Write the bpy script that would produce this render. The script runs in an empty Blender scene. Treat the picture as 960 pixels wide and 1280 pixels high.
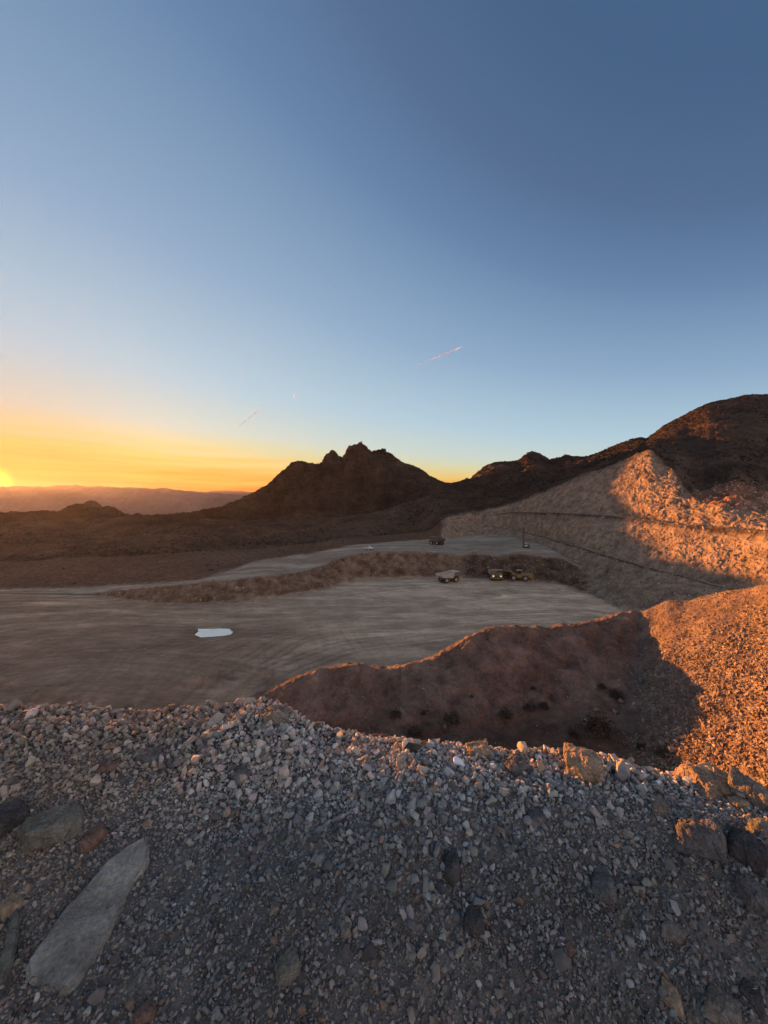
import bpy, bmesh, math, random
import numpy as np
from mathutils import Vector, Matrix

R = math.radians
sc = bpy.context.scene
COL = sc.collection
FPX = 480.0          # focal length in photo pixels (960 x 1280 photo, wide phone lens)

# ------------------------------------------------------------------ camera, sky, sun, exposure
cam_d = bpy.data.cameras.new("camera")
cam = bpy.data.objects.new("camera", cam_d)
COL.objects.link(cam)
cam.location = (0, 0, 0)
cam.rotation_euler = (R(90), 0, 0)
cam_d.sensor_width = 36.0
cam_d.lens = 36.0 * FPX / 1280.0
cam_d.clip_start = 0.05
cam_d.clip_end = 80000.0
sc.camera = cam

SUN_EL = R(3.3)
SUN_AZ = R(-45.2)      # clockwise from +Y
SUN_DIR = Vector((math.sin(SUN_AZ) * math.cos(SUN_EL), math.cos(SUN_AZ) * math.cos(SUN_EL), math.sin(SUN_EL)))

w = bpy.data.worlds.new("World")
sc.world = w
w.use_nodes = True
nt = w.node_tree
nt.nodes.clear()


def N(tree, kind, **kw):
    n = tree.nodes.new(kind)
    for k, v in kw.items():
        setattr(n, k, v)
    return n


def L(tree, a, b):
    tree.links.new(a, b)


def math_node(tree, op, a=None, b=None, clamp=False):
    n = tree.nodes.new('ShaderNodeMath')
    n.operation = op
    n.use_clamp = clamp
    for i, v in enumerate((a, b)):
        if v is None:
            continue
        if isinstance(v, (int, float)):
            n.inputs[i].default_value = v
        else:
            tree.links.new(v, n.inputs[i])
    return n.outputs[0]


def mix_col(tree, fac, a, b, blend='MIX'):
    n = tree.nodes.new('ShaderNodeMix')
    n.data_type = 'RGBA'
    n.blend_type = blend
    for sock, v in ((n.inputs[0], fac), (n.inputs[6], a), (n.inputs[7], b)):
        if isinstance(v, (int, float)):
            sock.default_value = v
        elif isinstance(v, tuple):
            sock.default_value = v if len(v) == 4 else (*v, 1)
        else:
            tree.links.new(v, sock)
    return n.outputs[2]


SKY_STRENGTH = 0.05
HAZE_DENSITY = 1.6e-5
sky = N(nt, 'ShaderNodeTexSky', sky_type='NISHITA')
sky.sun_disc = False
sky.sun_elevation = SUN_EL
sky.sun_rotation = SUN_AZ
sky.altitude = 400
sky.air_density = 1.0
sky.dust_density = 1.0
sky.ozone_density = 1.0

# dusk colours: a colour ramp by height above the horizon over a trace of Nishita sky, the bands reaching higher on the sun's side
tcw = N(nt, 'ShaderNodeTexCoord')
sep = N(nt, 'ShaderNodeSeparateXYZ')
L(nt, tcw.outputs['Generated'], sep.inputs[0])
elev = math_node(nt, 'MULTIPLY', math_node(nt, 'ARCSINE', sep.outputs['Z']), 180 / math.pi)
dt = N(nt, 'ShaderNodeVectorMath', operation='DOT_PRODUCT')
L(nt, tcw.outputs['Generated'], dt.inputs[0])
dt.inputs[1].default_value = (math.sin(SUN_AZ), math.cos(SUN_AZ), 0)
hl = math_node(nt, 'SQRT', math_node(nt, 'MAXIMUM', math_node(nt, 'SUBTRACT', 1.0, math_node(nt, 'MULTIPLY', sep.outputs['Z'], sep.outputs['Z'])), 1e-4))
cosd = math_node(nt, 'DIVIDE', dt.outputs['Value'], hl)
fan = math_node(nt, 'POWER', math_node(nt, 'MULTIPLY', math_node(nt, 'ADD', cosd, 1.0), 0.5, True), 2.85)
fan = math_node(nt, 'ADD', math_node(nt, 'MULTIPLY', fan, 0.625), 0.36)
en = math_node(nt, 'DIVIDE', elev, fan)
# faint streaks of cloud low in the sky
cmap = N(nt, 'ShaderNodeMapping')
cmap.inputs['Scale'].default_value = (2.2, 2.2, 46.0)
L(nt, tcw.outputs['Generated'], cmap.inputs['Vector'])
cn = N(nt, 'ShaderNodeTexNoise')
cn.inputs['Scale'].default_value = 1.6
cn.inputs['Detail'].default_value = 5
cn.inputs['Roughness'].default_value = 0.6
L(nt, cmap.outputs[0], cn.inputs['Vector'])
low = N(nt, 'ShaderNodeMapRange')
low.inputs[1].default_value, low.inputs[2].default_value = 13.0, 3.0
low.inputs[3].default_value, low.inputs[4].default_value = 0.0, 8.0
L(nt, en, low.inputs[0])
en = math_node(nt, 'ADD', en, math_node(nt, 'MULTIPLY', math_node(nt, 'SUBTRACT', cn.outputs[0], 0.5), low.outputs[0]))
en = math_node(nt, 'MULTIPLY', en, 1 / 90.0, True)
ramp = N(nt, 'ShaderNodeValToRGB')
SKY_RAMP = [(0.0, (230, 100, 30)), (3.2, (240, 122, 22)), (4.6, (240, 158, 48)), (7.5, (236, 204, 118)), (9.7, (217, 216, 170)),
            (12, (202, 217, 207)), (18, (178, 207, 221)), (33, (141, 172, 202)), (53, (100, 132, 170)), (67, (82, 110, 147)), (88, (68, 98, 134))]


def lin(c):
    return tuple(((v / 255 + 0.055) / 1.055) ** 2.4 if v > 10 else v / 255 / 12.92 for v in c)


els = ramp.color_ramp.elements
els.remove(els[1])
els[0].position = 0.0
els[0].color = (*lin(SKY_RAMP[0][1]), 1)
for pdeg, c in SKY_RAMP[1:]:
    els.new(pdeg / 90.0).color = (*lin(c), 1)
L(nt, en, ramp.inputs['Fac'])
ramp10 = N(nt, 'ShaderNodeVectorMath', operation='SCALE')
L(nt, ramp.outputs[0], ramp10.inputs[0])
ramp10.inputs['Scale'].default_value = 5.35      # 1 on the ramp is display white at this strength and exposure
skyc = mix_col(nt, 0.992, sky.outputs[0], ramp10.outputs[0])
# brighter, faintly rosy sky opposite the sunset, out of view, added as fill light
anti = N(nt, 'ShaderNodeMapRange', interpolation_type='SMOOTHSTEP')
anti.inputs[1].default_value, anti.inputs[2].default_value = 0.0, -0.75
L(nt, cosd, anti.inputs[0])
fill_el = N(nt, 'ShaderNodeMapRange', interpolation_type='SMOOTHSTEP')
fill_el.inputs[1].default_value, fill_el.inputs[2].default_value = 62.0, 14.0
L(nt, elev, fill_el.inputs[0])
skyc = mix_col(nt, math_node(nt, 'MULTIPLY', anti.outputs[0], fill_el.outputs[0]), skyc, (5.7, 5.1, 5.3))
# the glow round the sun
dts = N(nt, 'ShaderNodeVectorMath', operation='DOT_PRODUCT')
L(nt, tcw.outputs['Generated'], dts.inputs[0])
dts.inputs[1].default_value = SUN_DIR
ang = math_node(nt, 'MAXIMUM', math_node(nt, 'SUBTRACT', 1.0, dts.outputs['Value']), 0.0)
dim = math_node(nt, 'SUBTRACT', 1.0, math_node(nt, 'MULTIPLY', math_node(nt, 'EXPONENT', math_node(nt, 'MULTIPLY', ang, -1.0 / 0.02)), 0.38))
dimv = N(nt, 'ShaderNodeVectorMath', operation='SCALE')
L(nt, skyc, dimv.inputs[0])
L(nt, dim, dimv.inputs['Scale'])
skyc = dimv.outputs[0]
for width, col in ((0.00009, (10.0, 7.5, 0.3)), (0.003, (0.7, 0.3, 0.0))):
    g = math_node(nt, 'EXPONENT', math_node(nt, 'MULTIPLY', ang, -1.0 / width))
    gc = N(nt, 'ShaderNodeVectorMath', operation='SCALE')
    gc.inputs[0].default_value = tuple(v for v in col)
    L(nt, g, gc.inputs['Scale'])
    skyc = mix_col(nt, 1.0, skyc, gc.outputs[0], 'ADD')
bg = N(nt, 'ShaderNodeBackground')
bg.inputs['Strength'].default_value = SKY_STRENGTH
out = N(nt, 'ShaderNodeOutputWorld')
L(nt, skyc, bg.inputs['Color'])
L(nt, bg.outputs[0], out.inputs['Surface'])

sun_d = bpy.data.lights.new("sun", 'SUN')
sun_d.energy = 5.0
sun_d.angle = R(0.5)
sun_d.color = (1.0, 0.35, 0.07)
sun = bpy.data.objects.new("sun", sun_d)
COL.objects.link(sun)
sun.rotation_euler = (-SUN_DIR).to_track_quat('-Z', 'Y').to_euler()

sc.view_settings.view_transform = 'Standard'
sc.view_settings.look = 'None'
sc.view_settings.gamma = 1.0
sc.view_settings.exposure = 1.9
sc.view_settings.use_curve_mapping = False
sc.render.engine = 'CYCLES'
sc.cycles.use_denoising = True
sc.cycles.use_adaptive_sampling = True
sc.cycles.adaptive_threshold = 0.02
sc.cycles.max_bounces = 6
sc.cycles.volume_bounces = 0

# ------------------------------------------------------------------ numpy noise


def _hash(ix, iy, iz, seed):
    h = (ix.astype(np.int64) * 374761393 + iy.astype(np.int64) * 668265263 + iz.astype(np.int64) * 2147483647
         + seed * 974634777) & 0xFFFFFFFF
    h = ((h ^ (h >> 13)) * 1274126177) & 0xFFFFFFFF
    h = ((h ^ (h >> 16)) * 2246822519) & 0xFFFFFFFF
    h ^= h >> 15
    return (h & 0xFFFFFF).astype(np.float32) / np.float32(0xFFFFFF)


def vnoise(p, seed=0):
    """value noise in -1..1; p is (..., 3)."""
    p = np.asarray(p, dtype=np.float64)
    f0 = np.floor(p)
    t = (p - f0).astype(np.float32)
    t = t * t * t * (t * (t * 6 - 15) + 10)
    i = f0.astype(np.int64)
    x, y, z = i[..., 0], i[..., 1], i[..., 2]
    res = 0
    for dx in (0, 1):
        wx = t[..., 0] if dx else 1 - t[..., 0]
        for dy in (0, 1):
            wy = t[..., 1] if dy else 1 - t[..., 1]
            for dz in (0, 1):
                wz = t[..., 2] if dz else 1 - t[..., 2]
                res = res + _hash(x + dx, y + dy, z + dz, seed) * wx * wy * wz
    return res * 2 - 1


def fbm(p, octaves=4, seed=0, gain=0.5):
    p = np.asarray(p, dtype=np.float64)
    a, s, tot = 1.0, 0, 0.0
    for o in range(octaves):
        s = s + a * vnoise(p * (2.03 ** o) + 17.3 * o, seed + o)
        tot += a
        a *= gain
    return s / tot * 1.6


def ridged(p, octaves=4, seed=0):
    p = np.asarray(p, dtype=np.float64)
    a, s, tot = 1.0, 0, 0.0
    for o in range(octaves):
        s = s + a * (1 - 2 * np.abs(vnoise(p * (2.03 ** o) + 11.1 * o, seed + o)))
        tot += a
        a *= 0.55
    return s / tot


def blocks(p, seed=0):
    """angular stepped noise: one level per warped, tilted cell, -1..1."""
    p = np.asarray(p, dtype=np.float64)
    c, s_ = math.cos(0.5), math.sin(0.5)
    q = np.stack([c * p[..., 0] - s_ * p[..., 1] + 0.25 * p[..., 2], s_ * p[..., 0] + c * p[..., 1], p[..., 2] + 0.35 * p[..., 0]], -1)
    q = q + 0.45 * np.stack([vnoise(q * 0.9 + 5, seed + 1), vnoise(q * 0.9 + 9, seed + 2), vnoise(q * 0.9 + 13, seed + 3)], -1)
    i = np.floor(q).astype(np.int64)
    f = q - i - 0.5
    lev = _hash(i[..., 0], i[..., 1], i[..., 2], seed) * 2 - 1
    tx = _hash(i[..., 0], i[..., 1], i[..., 2], seed + 7) - 0.5
    tz = _hash(i[..., 0], i[..., 1], i[..., 2], seed + 8) - 0.5
    return lev * 0.7 + 1.2 * (tx * f[..., 0] + tz * f[..., 2])


def gsmooth(a, sig):
    if sig <= 0:
        return a
    r = int(sig * 3) + 1
    k = np.exp(-0.5 * (np.arange(-r, r + 1) / sig) ** 2)
    k /= k.sum()
    return np.convolve(np.pad(a, r, mode='edge'), k, mode='valid')


def sstep(a, b, x):
    t = np.clip((x - a) / (b - a), 0, 1)
    return t * t * (3 - 2 * t)


# ------------------------------------------------------------------ object helpers


def link_mesh(name, me, mat=None, parent=None):
    o = bpy.data.objects.new(name, me)
    COL.objects.link(o)
    if mat:
        me.materials.append(mat)
    if parent is not None:
        o.parent = parent
    return o


def np_mesh(name, V, F, smooth=False, cols=None):
    """V (n,3), F (m,k) one face size."""
    me = bpy.data.meshes.new(name)
    V = np.ascontiguousarray(V, dtype=np.float32)
    F = np.ascontiguousarray(F, dtype=np.int32)
    n, (m, k) = len(V), F.shape
    me.vertices.add(n)
    me.vertices.foreach_set('co', V.ravel())
    me.loops.add(m * k)
    me.loops.foreach_set('vertex_index', F.ravel())
    me.polygons.add(m)
    me.polygons.foreach_set('loop_start', np.arange(m, dtype=np.int32) * k)
    me.polygons.foreach_set('loop_total', np.full(m, k, dtype=np.int32))
    me.polygons.foreach_set('use_smooth', np.full(m, smooth, dtype=bool))
    me.update(calc_edges=True)
    if cols is not None:
        at = me.color_attributes.new('col', 'FLOAT_COLOR', 'POINT')
        c4 = np.ones((n, 4), dtype=np.float32)
        c4[:, :3] = cols
        at.data.foreach_set('color', c4.ravel())
    return me


def tag(o, label=None, cat=None, group=None, kind=None):
    if label:
        o['label'] = label
    if cat:
        o['category'] = cat
    if group:
        o['group'] = group
    if kind:
        o['kind'] = kind
    return o


def empty(name, loc=(0, 0, 0), rz=0):
    o = bpy.data.objects.new(name, None)
    COL.objects.link(o)
    o.location = loc
    o.rotation_euler = (0, 0, rz)
    o.empty_display_size = 0.2
    return o


def copy_tree(o, parent=None):
    c = o.copy()
    COL.objects.link(c)
    if parent is not None:
        c.parent = parent
    for ch in list(o.children):
        copy_tree(ch, c)
    return c


class MB:
    def __init__(self):
        self.v, self.f = [], []

    def add(self, vs, fs):
        o = len(self.v)
        self.v += [tuple(p) for p in vs]
        self.f += [tuple(i + o for i in q) for q in fs]
        return self

    def box(self, x0, x1, y0, y1, z0, z1, top=1.0):
        cx, cy = (x0 + x1) / 2, (y0 + y1) / 2
        def s(x, y):
            return (cx + (x - cx) * top, cy + (y - cy) * top, z1)
        return self.add([(x0, y0, z0), (x1, y0, z0), (x1, y1, z0), (x0, y1, z0),
                         s(x0, y0), s(x1, y0), s(x1, y1), s(x0, y1)],
                        [(3, 2, 1, 0), (4, 5, 6, 7), (0, 1, 5, 4), (1, 2, 6, 5), (2, 3, 7, 6), (3, 0, 4, 7)])

    def prism(self, pts, y0, y1):
        n = len(pts)
        vs = [(x, y0, z) for x, z in pts] + [(x, y1, z) for x, z in pts]
        fs = [tuple(range(n)), tuple(range(2 * n - 1, n - 1, -1))]
        fs += [(i + n, (i + 1) % n + n, (i + 1) % n, i) for i in range(n)]
        return self.add(vs, fs)

    def cyl(self, p0, p1, r0, r1=None, n=16):
        r1 = r0 if r1 is None else r1
        p0, p1 = Vector(p0), Vector(p1)
        d = (p1 - p0).normalized()
        a = d.orthogonal().normalized()
        b = d.cross(a)
        vs = []
        for p, r in ((p0, r0), (p1, r1)):
            for i in range(n):
                t = 2 * math.pi * i / n
                vs.append(p + (a * math.cos(t) + b * math.sin(t)) * r)
        fs = [tuple(range(n - 1, -1, -1)), tuple(range(n, 2 * n))]
        fs += [(i, (i + 1) % n, (i + 1) % n + n, i + n) for i in range(n)]
        return self.add(vs, fs)

    def build(self, name, mat, parent=None, bevel=0.0):
        bm = bmesh.new()
        vs = [bm.verts.new(p) for p in self.v]
        for q in self.f:
            bm.faces.new([vs[i] for i in q])
        bmesh.ops.recalc_face_normals(bm, faces=bm.faces)
        if bevel > 0:
            bmesh.ops.bevel(bm, geom=list(bm.edges), offset=bevel, segments=1, affect='EDGES', clamp_overlap=True)
        me = bpy.data.meshes.new(name)
        bm.to_mesh(me)
        bm.free()
        return link_mesh(name, me, mat, parent)


# ------------------------------------------------------------------ materials


def new_mat(name):
    m = bpy.data.materials.new(name)
    m.use_nodes = True
    t = m.node_tree
    b = t.nodes['Principled BSDF']
    return m, t, b


def simple_mat(name, col, rough=0.7, metal=0.0, dust=0.25, dust_col=(0.25, 0.19, 0.14), scale=1.5):
    """paint or metal with blotchy dust."""
    m, t, b = new_mat(name)
    tc = N(t, 'ShaderNodeTexCoord')
    no = N(t, 'ShaderNodeTexNoise')
    no.inputs['Scale'].default_value = scale
    no.inputs['Detail'].default_value = 6
    L(t, tc.outputs['Object'], no.inputs['Vector'])
    rp = N(t, 'ShaderNodeMapRange')
    rp.inputs[1].default_value = 0.35
    rp.inputs[2].default_value = 0.7
    rp.inputs[4].default_value = dust * 2
    L(t, no.outputs[0], rp.inputs[0])
    L(t, mix_col(t, rp.outputs[0], col, dust_col), b.inputs['Base Color'])
    b.inputs['Roughness'].default_value = rough
    b.inputs['Metallic'].default_value = metal
    return m


def ground_mat(name, scales, bump=0.6, dist=0.5, var=0.45, streak=None):
    """earth and rock: the colour attribute times procedural grain, with procedural bump."""
    m, t, b = new_mat(name)
    tc = N(t, 'ShaderNodeTexCoord')
    at = N(t, 'ShaderNodeVertexColor', layer_name='col')
    n1 = N(t, 'ShaderNodeTexNoise')
    n1.inputs['Scale'].default_value = scales[0]
    n1.inputs['Detail'].default_value = 9
    n1.inputs['Roughness'].default_value = 0.62
    n2 = N(t, 'ShaderNodeTexNoise')
    n2.inputs['Scale'].default_value = scales[1]
    n2.inputs['Detail'].default_value = 6
    n2.inputs['Roughness'].default_value = 0.7
    vo = N(t, 'ShaderNodeTexVoronoi')
    vo.inputs['Scale'].default_value = scales[2]
    for n in (n1, n2, vo):
        L(t, tc.outputs['Object'], n.inputs['Vector'])
    r1 = N(t, 'ShaderNodeMapRange')
    r1.inputs[1].default_value, r1.inputs[2].default_value = 0.3, 0.7
    r1.inputs[3].default_value, r1.inputs[4].default_value = 1 - var, 1 + var
    L(t, n1.outputs[0], r1.inputs[0])
    r2 = N(t, 'ShaderNodeMapRange')
    r2.inputs[1].default_value, r2.inputs[2].default_value = 0.3, 0.7
    r2.inputs[3].default_value, r2.inputs[4].default_value = 1 - var * 0.7, 1 + var * 0.7
    L(t, n2.outputs[0], r2.inputs[0])
    k = math_node(t, 'MULTIPLY', r1.outputs[0], r2.outputs[0])
    if streak:
        mp = N(t, 'ShaderNodeMapping')
        mp.inputs['Scale'].default_value = streak
        mp.inputs['Rotation'].default_value = (0, 0, R(6))
        wn = N(t, 'ShaderNodeTexNoise')
        wn.inputs['Scale'].default_value = 0.02
        wn.inputs['Detail'].default_value = 2
        L(t, tc.outputs['Object'], wn.inputs['Vector'])
        wv = N(t, 'ShaderNodeVectorMath', operation='MULTIPLY_ADD')
        L(t, wn.outputs['Color'], wv.inputs[0])
        wv.inputs[1].default_value = (14, 14, 0)
        L(t, tc.outputs['Object'], wv.inputs[2])
        L(t, wv.outputs[0], mp.inputs['Vector'])
        sn = N(t, 'ShaderNodeTexNoise')
        sn.inputs['Scale'].default_value = 1.0
        sn.inputs['Detail'].default_value = 7
        sn.inputs['Roughness'].default_value = 0.7
        L(t, mp.outputs[0], sn.inputs['Vector'])
        r3 = N(t, 'ShaderNodeMapRange')
        r3.inputs[1].default_value, r3.inputs[2].default_value = 0.32, 0.68
        r3.inputs[3].default_value, r3.inputs[4].default_value = 0.76, 1.2
        L(t, sn.outputs[0], r3.inputs[0])
        k = math_node(t, 'MULTIPLY', k, r3.outputs[0])
        for ci, (cx, cy, fr) in enumerate(((-40, 420, 0.45), (110, -130, 0.5), (-260, 20, 0.5))):
            dd = N(t, 'ShaderNodeVectorMath', operation='DISTANCE')
            L(t, wv.outputs[0], dd.inputs[0])
            dd.inputs[1].default_value = (cx, cy, -33)
            a1 = N(t, 'ShaderNodeTexNoise', noise_dimensions='1D')
            a1.inputs['Scale'].default_value = fr
            a1.inputs['Detail'].default_value = 5
            a1.inputs['Roughness'].default_value = 0.75
            L(t, math_node(t, 'ADD', dd.outputs['Value'], 100.0 * ci), a1.inputs['W'])
            mk = N(t, 'ShaderNodeTexNoise')
            mk.inputs['Scale'].default_value = 0.022
            mk.inputs['Detail'].default_value = 2
            mo_ = N(t, 'ShaderNodeVectorMath', operation='ADD')
            L(t, tc.outputs['Object'], mo_.inputs[0])
            mo_.inputs[1].default_value = (137.0 * ci, 61.0 * ci, 0)
            L(t, mo_.outputs[0], mk.inputs['Vector'])
            mr_ = N(t, 'ShaderNodeMapRange')
            mr_.inputs[1].default_value, mr_.inputs[2].default_value = 0.5, 0.68
            mr_.inputs[4].default_value = 0.6
            L(t, mk.outputs[0], mr_.inputs[0])
            ar = N(t, 'ShaderNodeMapRange')
            ar.inputs[1].default_value, ar.inputs[2].default_value = 0.28, 0.5
            ar.inputs[3].default_value, ar.inputs[4].default_value = 0.6, 1.04
            L(t, a1.outputs[0], ar.inputs[0])
            lk = math_node(t, 'ADD', math_node(t, 'MULTIPLY', math_node(t, 'SUBTRACT', ar.outputs[0], 1.0), mr_.outputs[0]), 1.0)
            k = math_node(t, 'MULTIPLY', k, lk)
    cm = N(t, 'ShaderNodeVectorMath', operation='SCALE')
    L(t, at.outputs['Color'], cm.inputs[0])
    L(t, k, cm.inputs['Scale'])
    L(t, cm.outputs[0], b.inputs['Base Color'])
    b.inputs['Roughness'].default_value = 0.95
    b.inputs['Specular IOR Level'].default_value = 0.1
    h = math_node(t, 'ADD', n1.outputs[0], math_node(t, 'MULTIPLY', n2.outputs[0], 0.5))
    h = math_node(t, 'ADD', h, math_node(t, 'MULTIPLY', vo.outputs[0], 0.25))
    bp = N(t, 'ShaderNodeBump')
    bp.inputs['Strength'].default_value = bump
    bp.inputs['Distance'].default_value = dist
    L(t, h, bp.inputs['Height'])
    L(t, bp.outputs[0], b.inputs['Normal'])
    return m


MAT = {}
MAT['floor'] = ground_mat('quarry_floor_dust', (0.12, 1.2, 2.0), 0.5, 0.35, 0.22, streak=(0.16, 0.5, 0.1))
MAT['dirt'] = ground_mat('brown_dirt', (0.4, 2.6, 1.6), 0.9, 0.5, 0.45)
MAT['wall'] = ground_mat('blasted_rock', (0.25, 1.6, 0.9), 0.8, 0.5, 0.38)
MAT['hill'] = ground_mat('desert_hillside_rock', (0.05, 0.45, 0.3), 0.9, 2.0, 0.45)
MAT['scree'] = ground_mat('scree_gravel', (0.4, 4.0, 2.5), 0.9, 0.4, 0.35)
MAT['fines'] = ground_mat('gravel_fines', (3.0, 60.0, 90.0), 0.9, 0.012, 0.3)
MAT['stone'] = ground_mat('crushed_stone', (18.0, 140.0, 60.0), 0.5, 0.006, 0.22)
MAT['boulder'] = ground_mat('boulder_rock', (9.0, 70.0, 22.0), 1.0, 0.025, 0.4)
MAT['block'] = ground_mat('broken_rock', (0.8, 6.0, 3.0), 0.7, 0.1, 0.3)
MAT['range'] = ground_mat('far_mountain_rock', (0.002, 0.02, 0.01), 0.6, 40, 0.3)

# ------------------------------------------------------------------ terrain: breaklines from near to far
# every breakline is a list of (photo column, depth in metres, value); value >= 400 is a photo row, else a height in metres
PX = np.arange(-180, 1141, 1.2)
U = (PX - 480.0) / FPX


def F(y):
    return 33.0 * FPX / (y - 640.0)


def bl(pts, sig=3.0):
    px = np.array([p[0] for p in pts], float)
    D = np.array([p[1] for p in pts], float)
    v = np.array([p[2] for p in pts], float)
    z = np.where(v >= 400, (640 - v) / FPX * D, v)
    s = z / D
    Di = gsmooth(np.interp(PX, px, D), sig)
    si = gsmooth(np.interp(PX, px, s), sig)
    return Di, Di * si


B = []
B.append(('dump_top', bl([(-180, 2.5, -4.5), (1140, 2.5, -4.5)])))
B.append(('toe', bl([(-180, 46, -33), (300, 46, -33), (420, 46, -33), (560, 44, -32.6), (700, 44, -32), (800, 43, -31.5),
                     (870, 40, -29), (960, 33, -25), (1140, 25, -19)], 6)))
B.append(('front_toe', bl([(-180, 60, -33), (300, 58, -33), (400, 55, -33), (480, 55, -32.8), (560, 56, -32.2), (640, 58, -31.8),
                           (720, 58.5, -31), (770, 57, -30.6), (800, 54, -30), (830, 53, -28.2), (880, 49, -24.6),
                           (960, 44, -20.2), (1140, 33, -12)], 5)))
crest_pts = [(-180, 72, -33), (270, 66, -33), (300, 64, -33), (330, 63, 871), (350, 63.5, 859), (380, 64, 846), (400, 65, 838), (435, 66, 832),
             (463, 67, 838), (490, 68, 838), (528, 69, 828), (560, 70, 812), (585, 71, 797), (610, 72, 786), (640, 73.5, 783),
             (690, 75, 785), (730, 76, 781), (755, 77, 775), (775, 77.5, 767), (795, 77, 766), (812, 76, 764), (835, 75, 752),
             (860, 73, 752), (890, 70, 745), (940, 65, 735), (960, 62, 730), (1140, 45, 650)]
cD, cz = bl(crest_pts, 2.0)
fD, fz = B[-1][1]
midz = fz + (cz - fz) * 0.5
dip = -2.2 * np.exp(-((PX - 798) / 26.0) ** 2) + 0.8 * np.exp(-((PX - 890) / 50.0) ** 2)
B.append(('mid_face', (fD + (cD - fD) * 0.5, midz + dip)))
B.append(('crest', (cD, cz - 0.9 * np.exp(-((PX - 800) / 6.0) ** 2))))
B.append(('crest_back', (cD + 3, np.maximum(cz - 0.6, -33))))
B.append(('back_toe', (cD + 4 + 1.35 * (cz + 33), np.full_like(cD, -33.0))))
B.append(('far_toe', bl([(-180, F(743), -33), (0, F(742), -33), (130, F(745), -33), (200, F(754), -33), (260, F(754), -33),
                         (320, F(748), -33), (400, F(738), -33), (430, F(728), -33), (450, F(723), -33), (560, F(722), -33),
                         (640, F(725), -33), (700, F(729), -33), (735, F(742), -33), (780, F(764), -33), (835, 117, -33),
                         (960, 104, -33), (1140, 85, -33)], 3)))
B.append(('face_crest', bl([(-180, 157, 742), (0, 158, 741), (130, 155, 742), (150, 151, 738), (200, 146, 733), (250, 147, 728),
                            (290, 153, 725), (330, 158, 720), (380, 170, 715), (410, 187, 704), (430, 198, 696), (460, 205, 690),
                            (520, 205, 690), (560, 206, 693), (575, 205, 696), (595, 203, 692), (620, 200, 697), (640, 197, 693),
                            (655, 195, 692), (680, 193, 697), (700, 188, 698), (720, 180, 707), (740, 168, 724), (780, 142, 744),
                            (835, 124, -28), (960, 107, -29), (1140, 86, -30)], 2)))
B.append(('bench_back', bl([(-180, 167, 738), (0, 166, 737), (100, 164, 735), (200, 160, 730), (250, 164, 725), (280, 173, 716),
                            (320, 197, 702), (400, 226, 690), (440, 242, 682), (480, 262, 678), (560, 295, 673), (600, 305, 669),
                            (640, 285, 670), (680, 228, 682), (715, 192, 701), (740, 174, 714), (780, 150, 728), (835, 131, -25.5),
                            (960, 110, -26.5), (1140, 87, -28)], 3)))
B.append(('lower_shelf', bl([(-180, 215, 714), (0, 212, 713), (100, 208, 702), (140, 210, 700), (200, 217, 695), (260, 227, 691),
                             (320, 246, 688), (400, 262, 679), (440, 276, 675), (480, 290, 670), (530, 303, 666), (548, 304, 664), (560, 306, 656),
                             (600, 316, 655), (640, 296, 662), (660, 268, 666), (700, 216, 677), (740, 185, 689), (780, 162, 701),
                             (820, 148, 712), (860, 137, 722), (900, 126, 734), (960, 112, 748), (1140, 90, 780)], 3)))
D0, z0 = B[-1][1]
B.append(('lower_shelf_back', (D0 + 5, z0 - 0.2)))
B.append(('upper_shelf', bl([(-180, 245, -32), (0, 242, -32), (100, 237, -28.5), (200, 242, -27), (320, 266, -26.5),
                             (400, 286, -23.5), (480, 313, -21), (530, 318, -18), (552, 312, 653), (600, 324, 645), (640, 306, 640),
                             (700, 232, 641), (740, 212, 643), (790, 190, 647), (850, 162, 656), (900, 147, 660), (960, 130, 664),
                             (1140, 100, 690)], 3)))
D1, z1 = B[-1][1]
B.append(('upper_shelf_back', (D1 + 5, z1 + 0.1)))
B.append(('rim', bl([(-180, 340, 664), (0, 340, 664), (100, 380, 668), (200, 330, 672), (260, 340, 670), (320, 370, 671),
                     (400, 380, 664), (440, 385, 657), (480, 388, 651), (520, 370, 650), (548, 325, 651), (560, 320, 647), (600, 333, 640), (640, 316, 631),
                     (700, 266, 608), (740, 246, 590), (780, 229, 575), (800, 222, 567), (812, 218, 562), (820, 213, 570), (830, 206, 581),
                     (840, 200, 586), (850, 191, 602), (858, 184, 614), (870, 174, 625), (900, 160, 634), (960, 148, 641),
                     (1140, 110, 665)], 1.5)))
B.append(('behind_rim', bl([(-180, 390, 652), (0, 390, 652), (60, 400, 651), (100, 440, 650), (150, 385, 653), (200, 365, 656), (240, 370, 655), (280, 410, 654), (320, 440, 652),
                            (360, 440, 650), (400, 440, 650), (440, 438, 646), (480, 430, 638), (520, 415, 627), (545, 400, 618),
                            (600, 370, 626), (640, 340, 622), (700, 290, 604), (740, 262, 588), (780, 242, 574), (805, 232, 563),
                            (815, 226, 562), (830, 216, 580), (845, 203, 592), (858, 194, 611), (880, 190, 615), (900, 187, 609), (915, 186, 604),
                            (930, 186, 609), (960, 184, 616), (1140, 150, 640)], 2)))
D2, z2 = B[-1][1]
dipr = sstep(850, 870, PX)
B.append(('saddle', (D2 + 14 + 0 * D2, z2 - 2.5 * dipr)))
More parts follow.
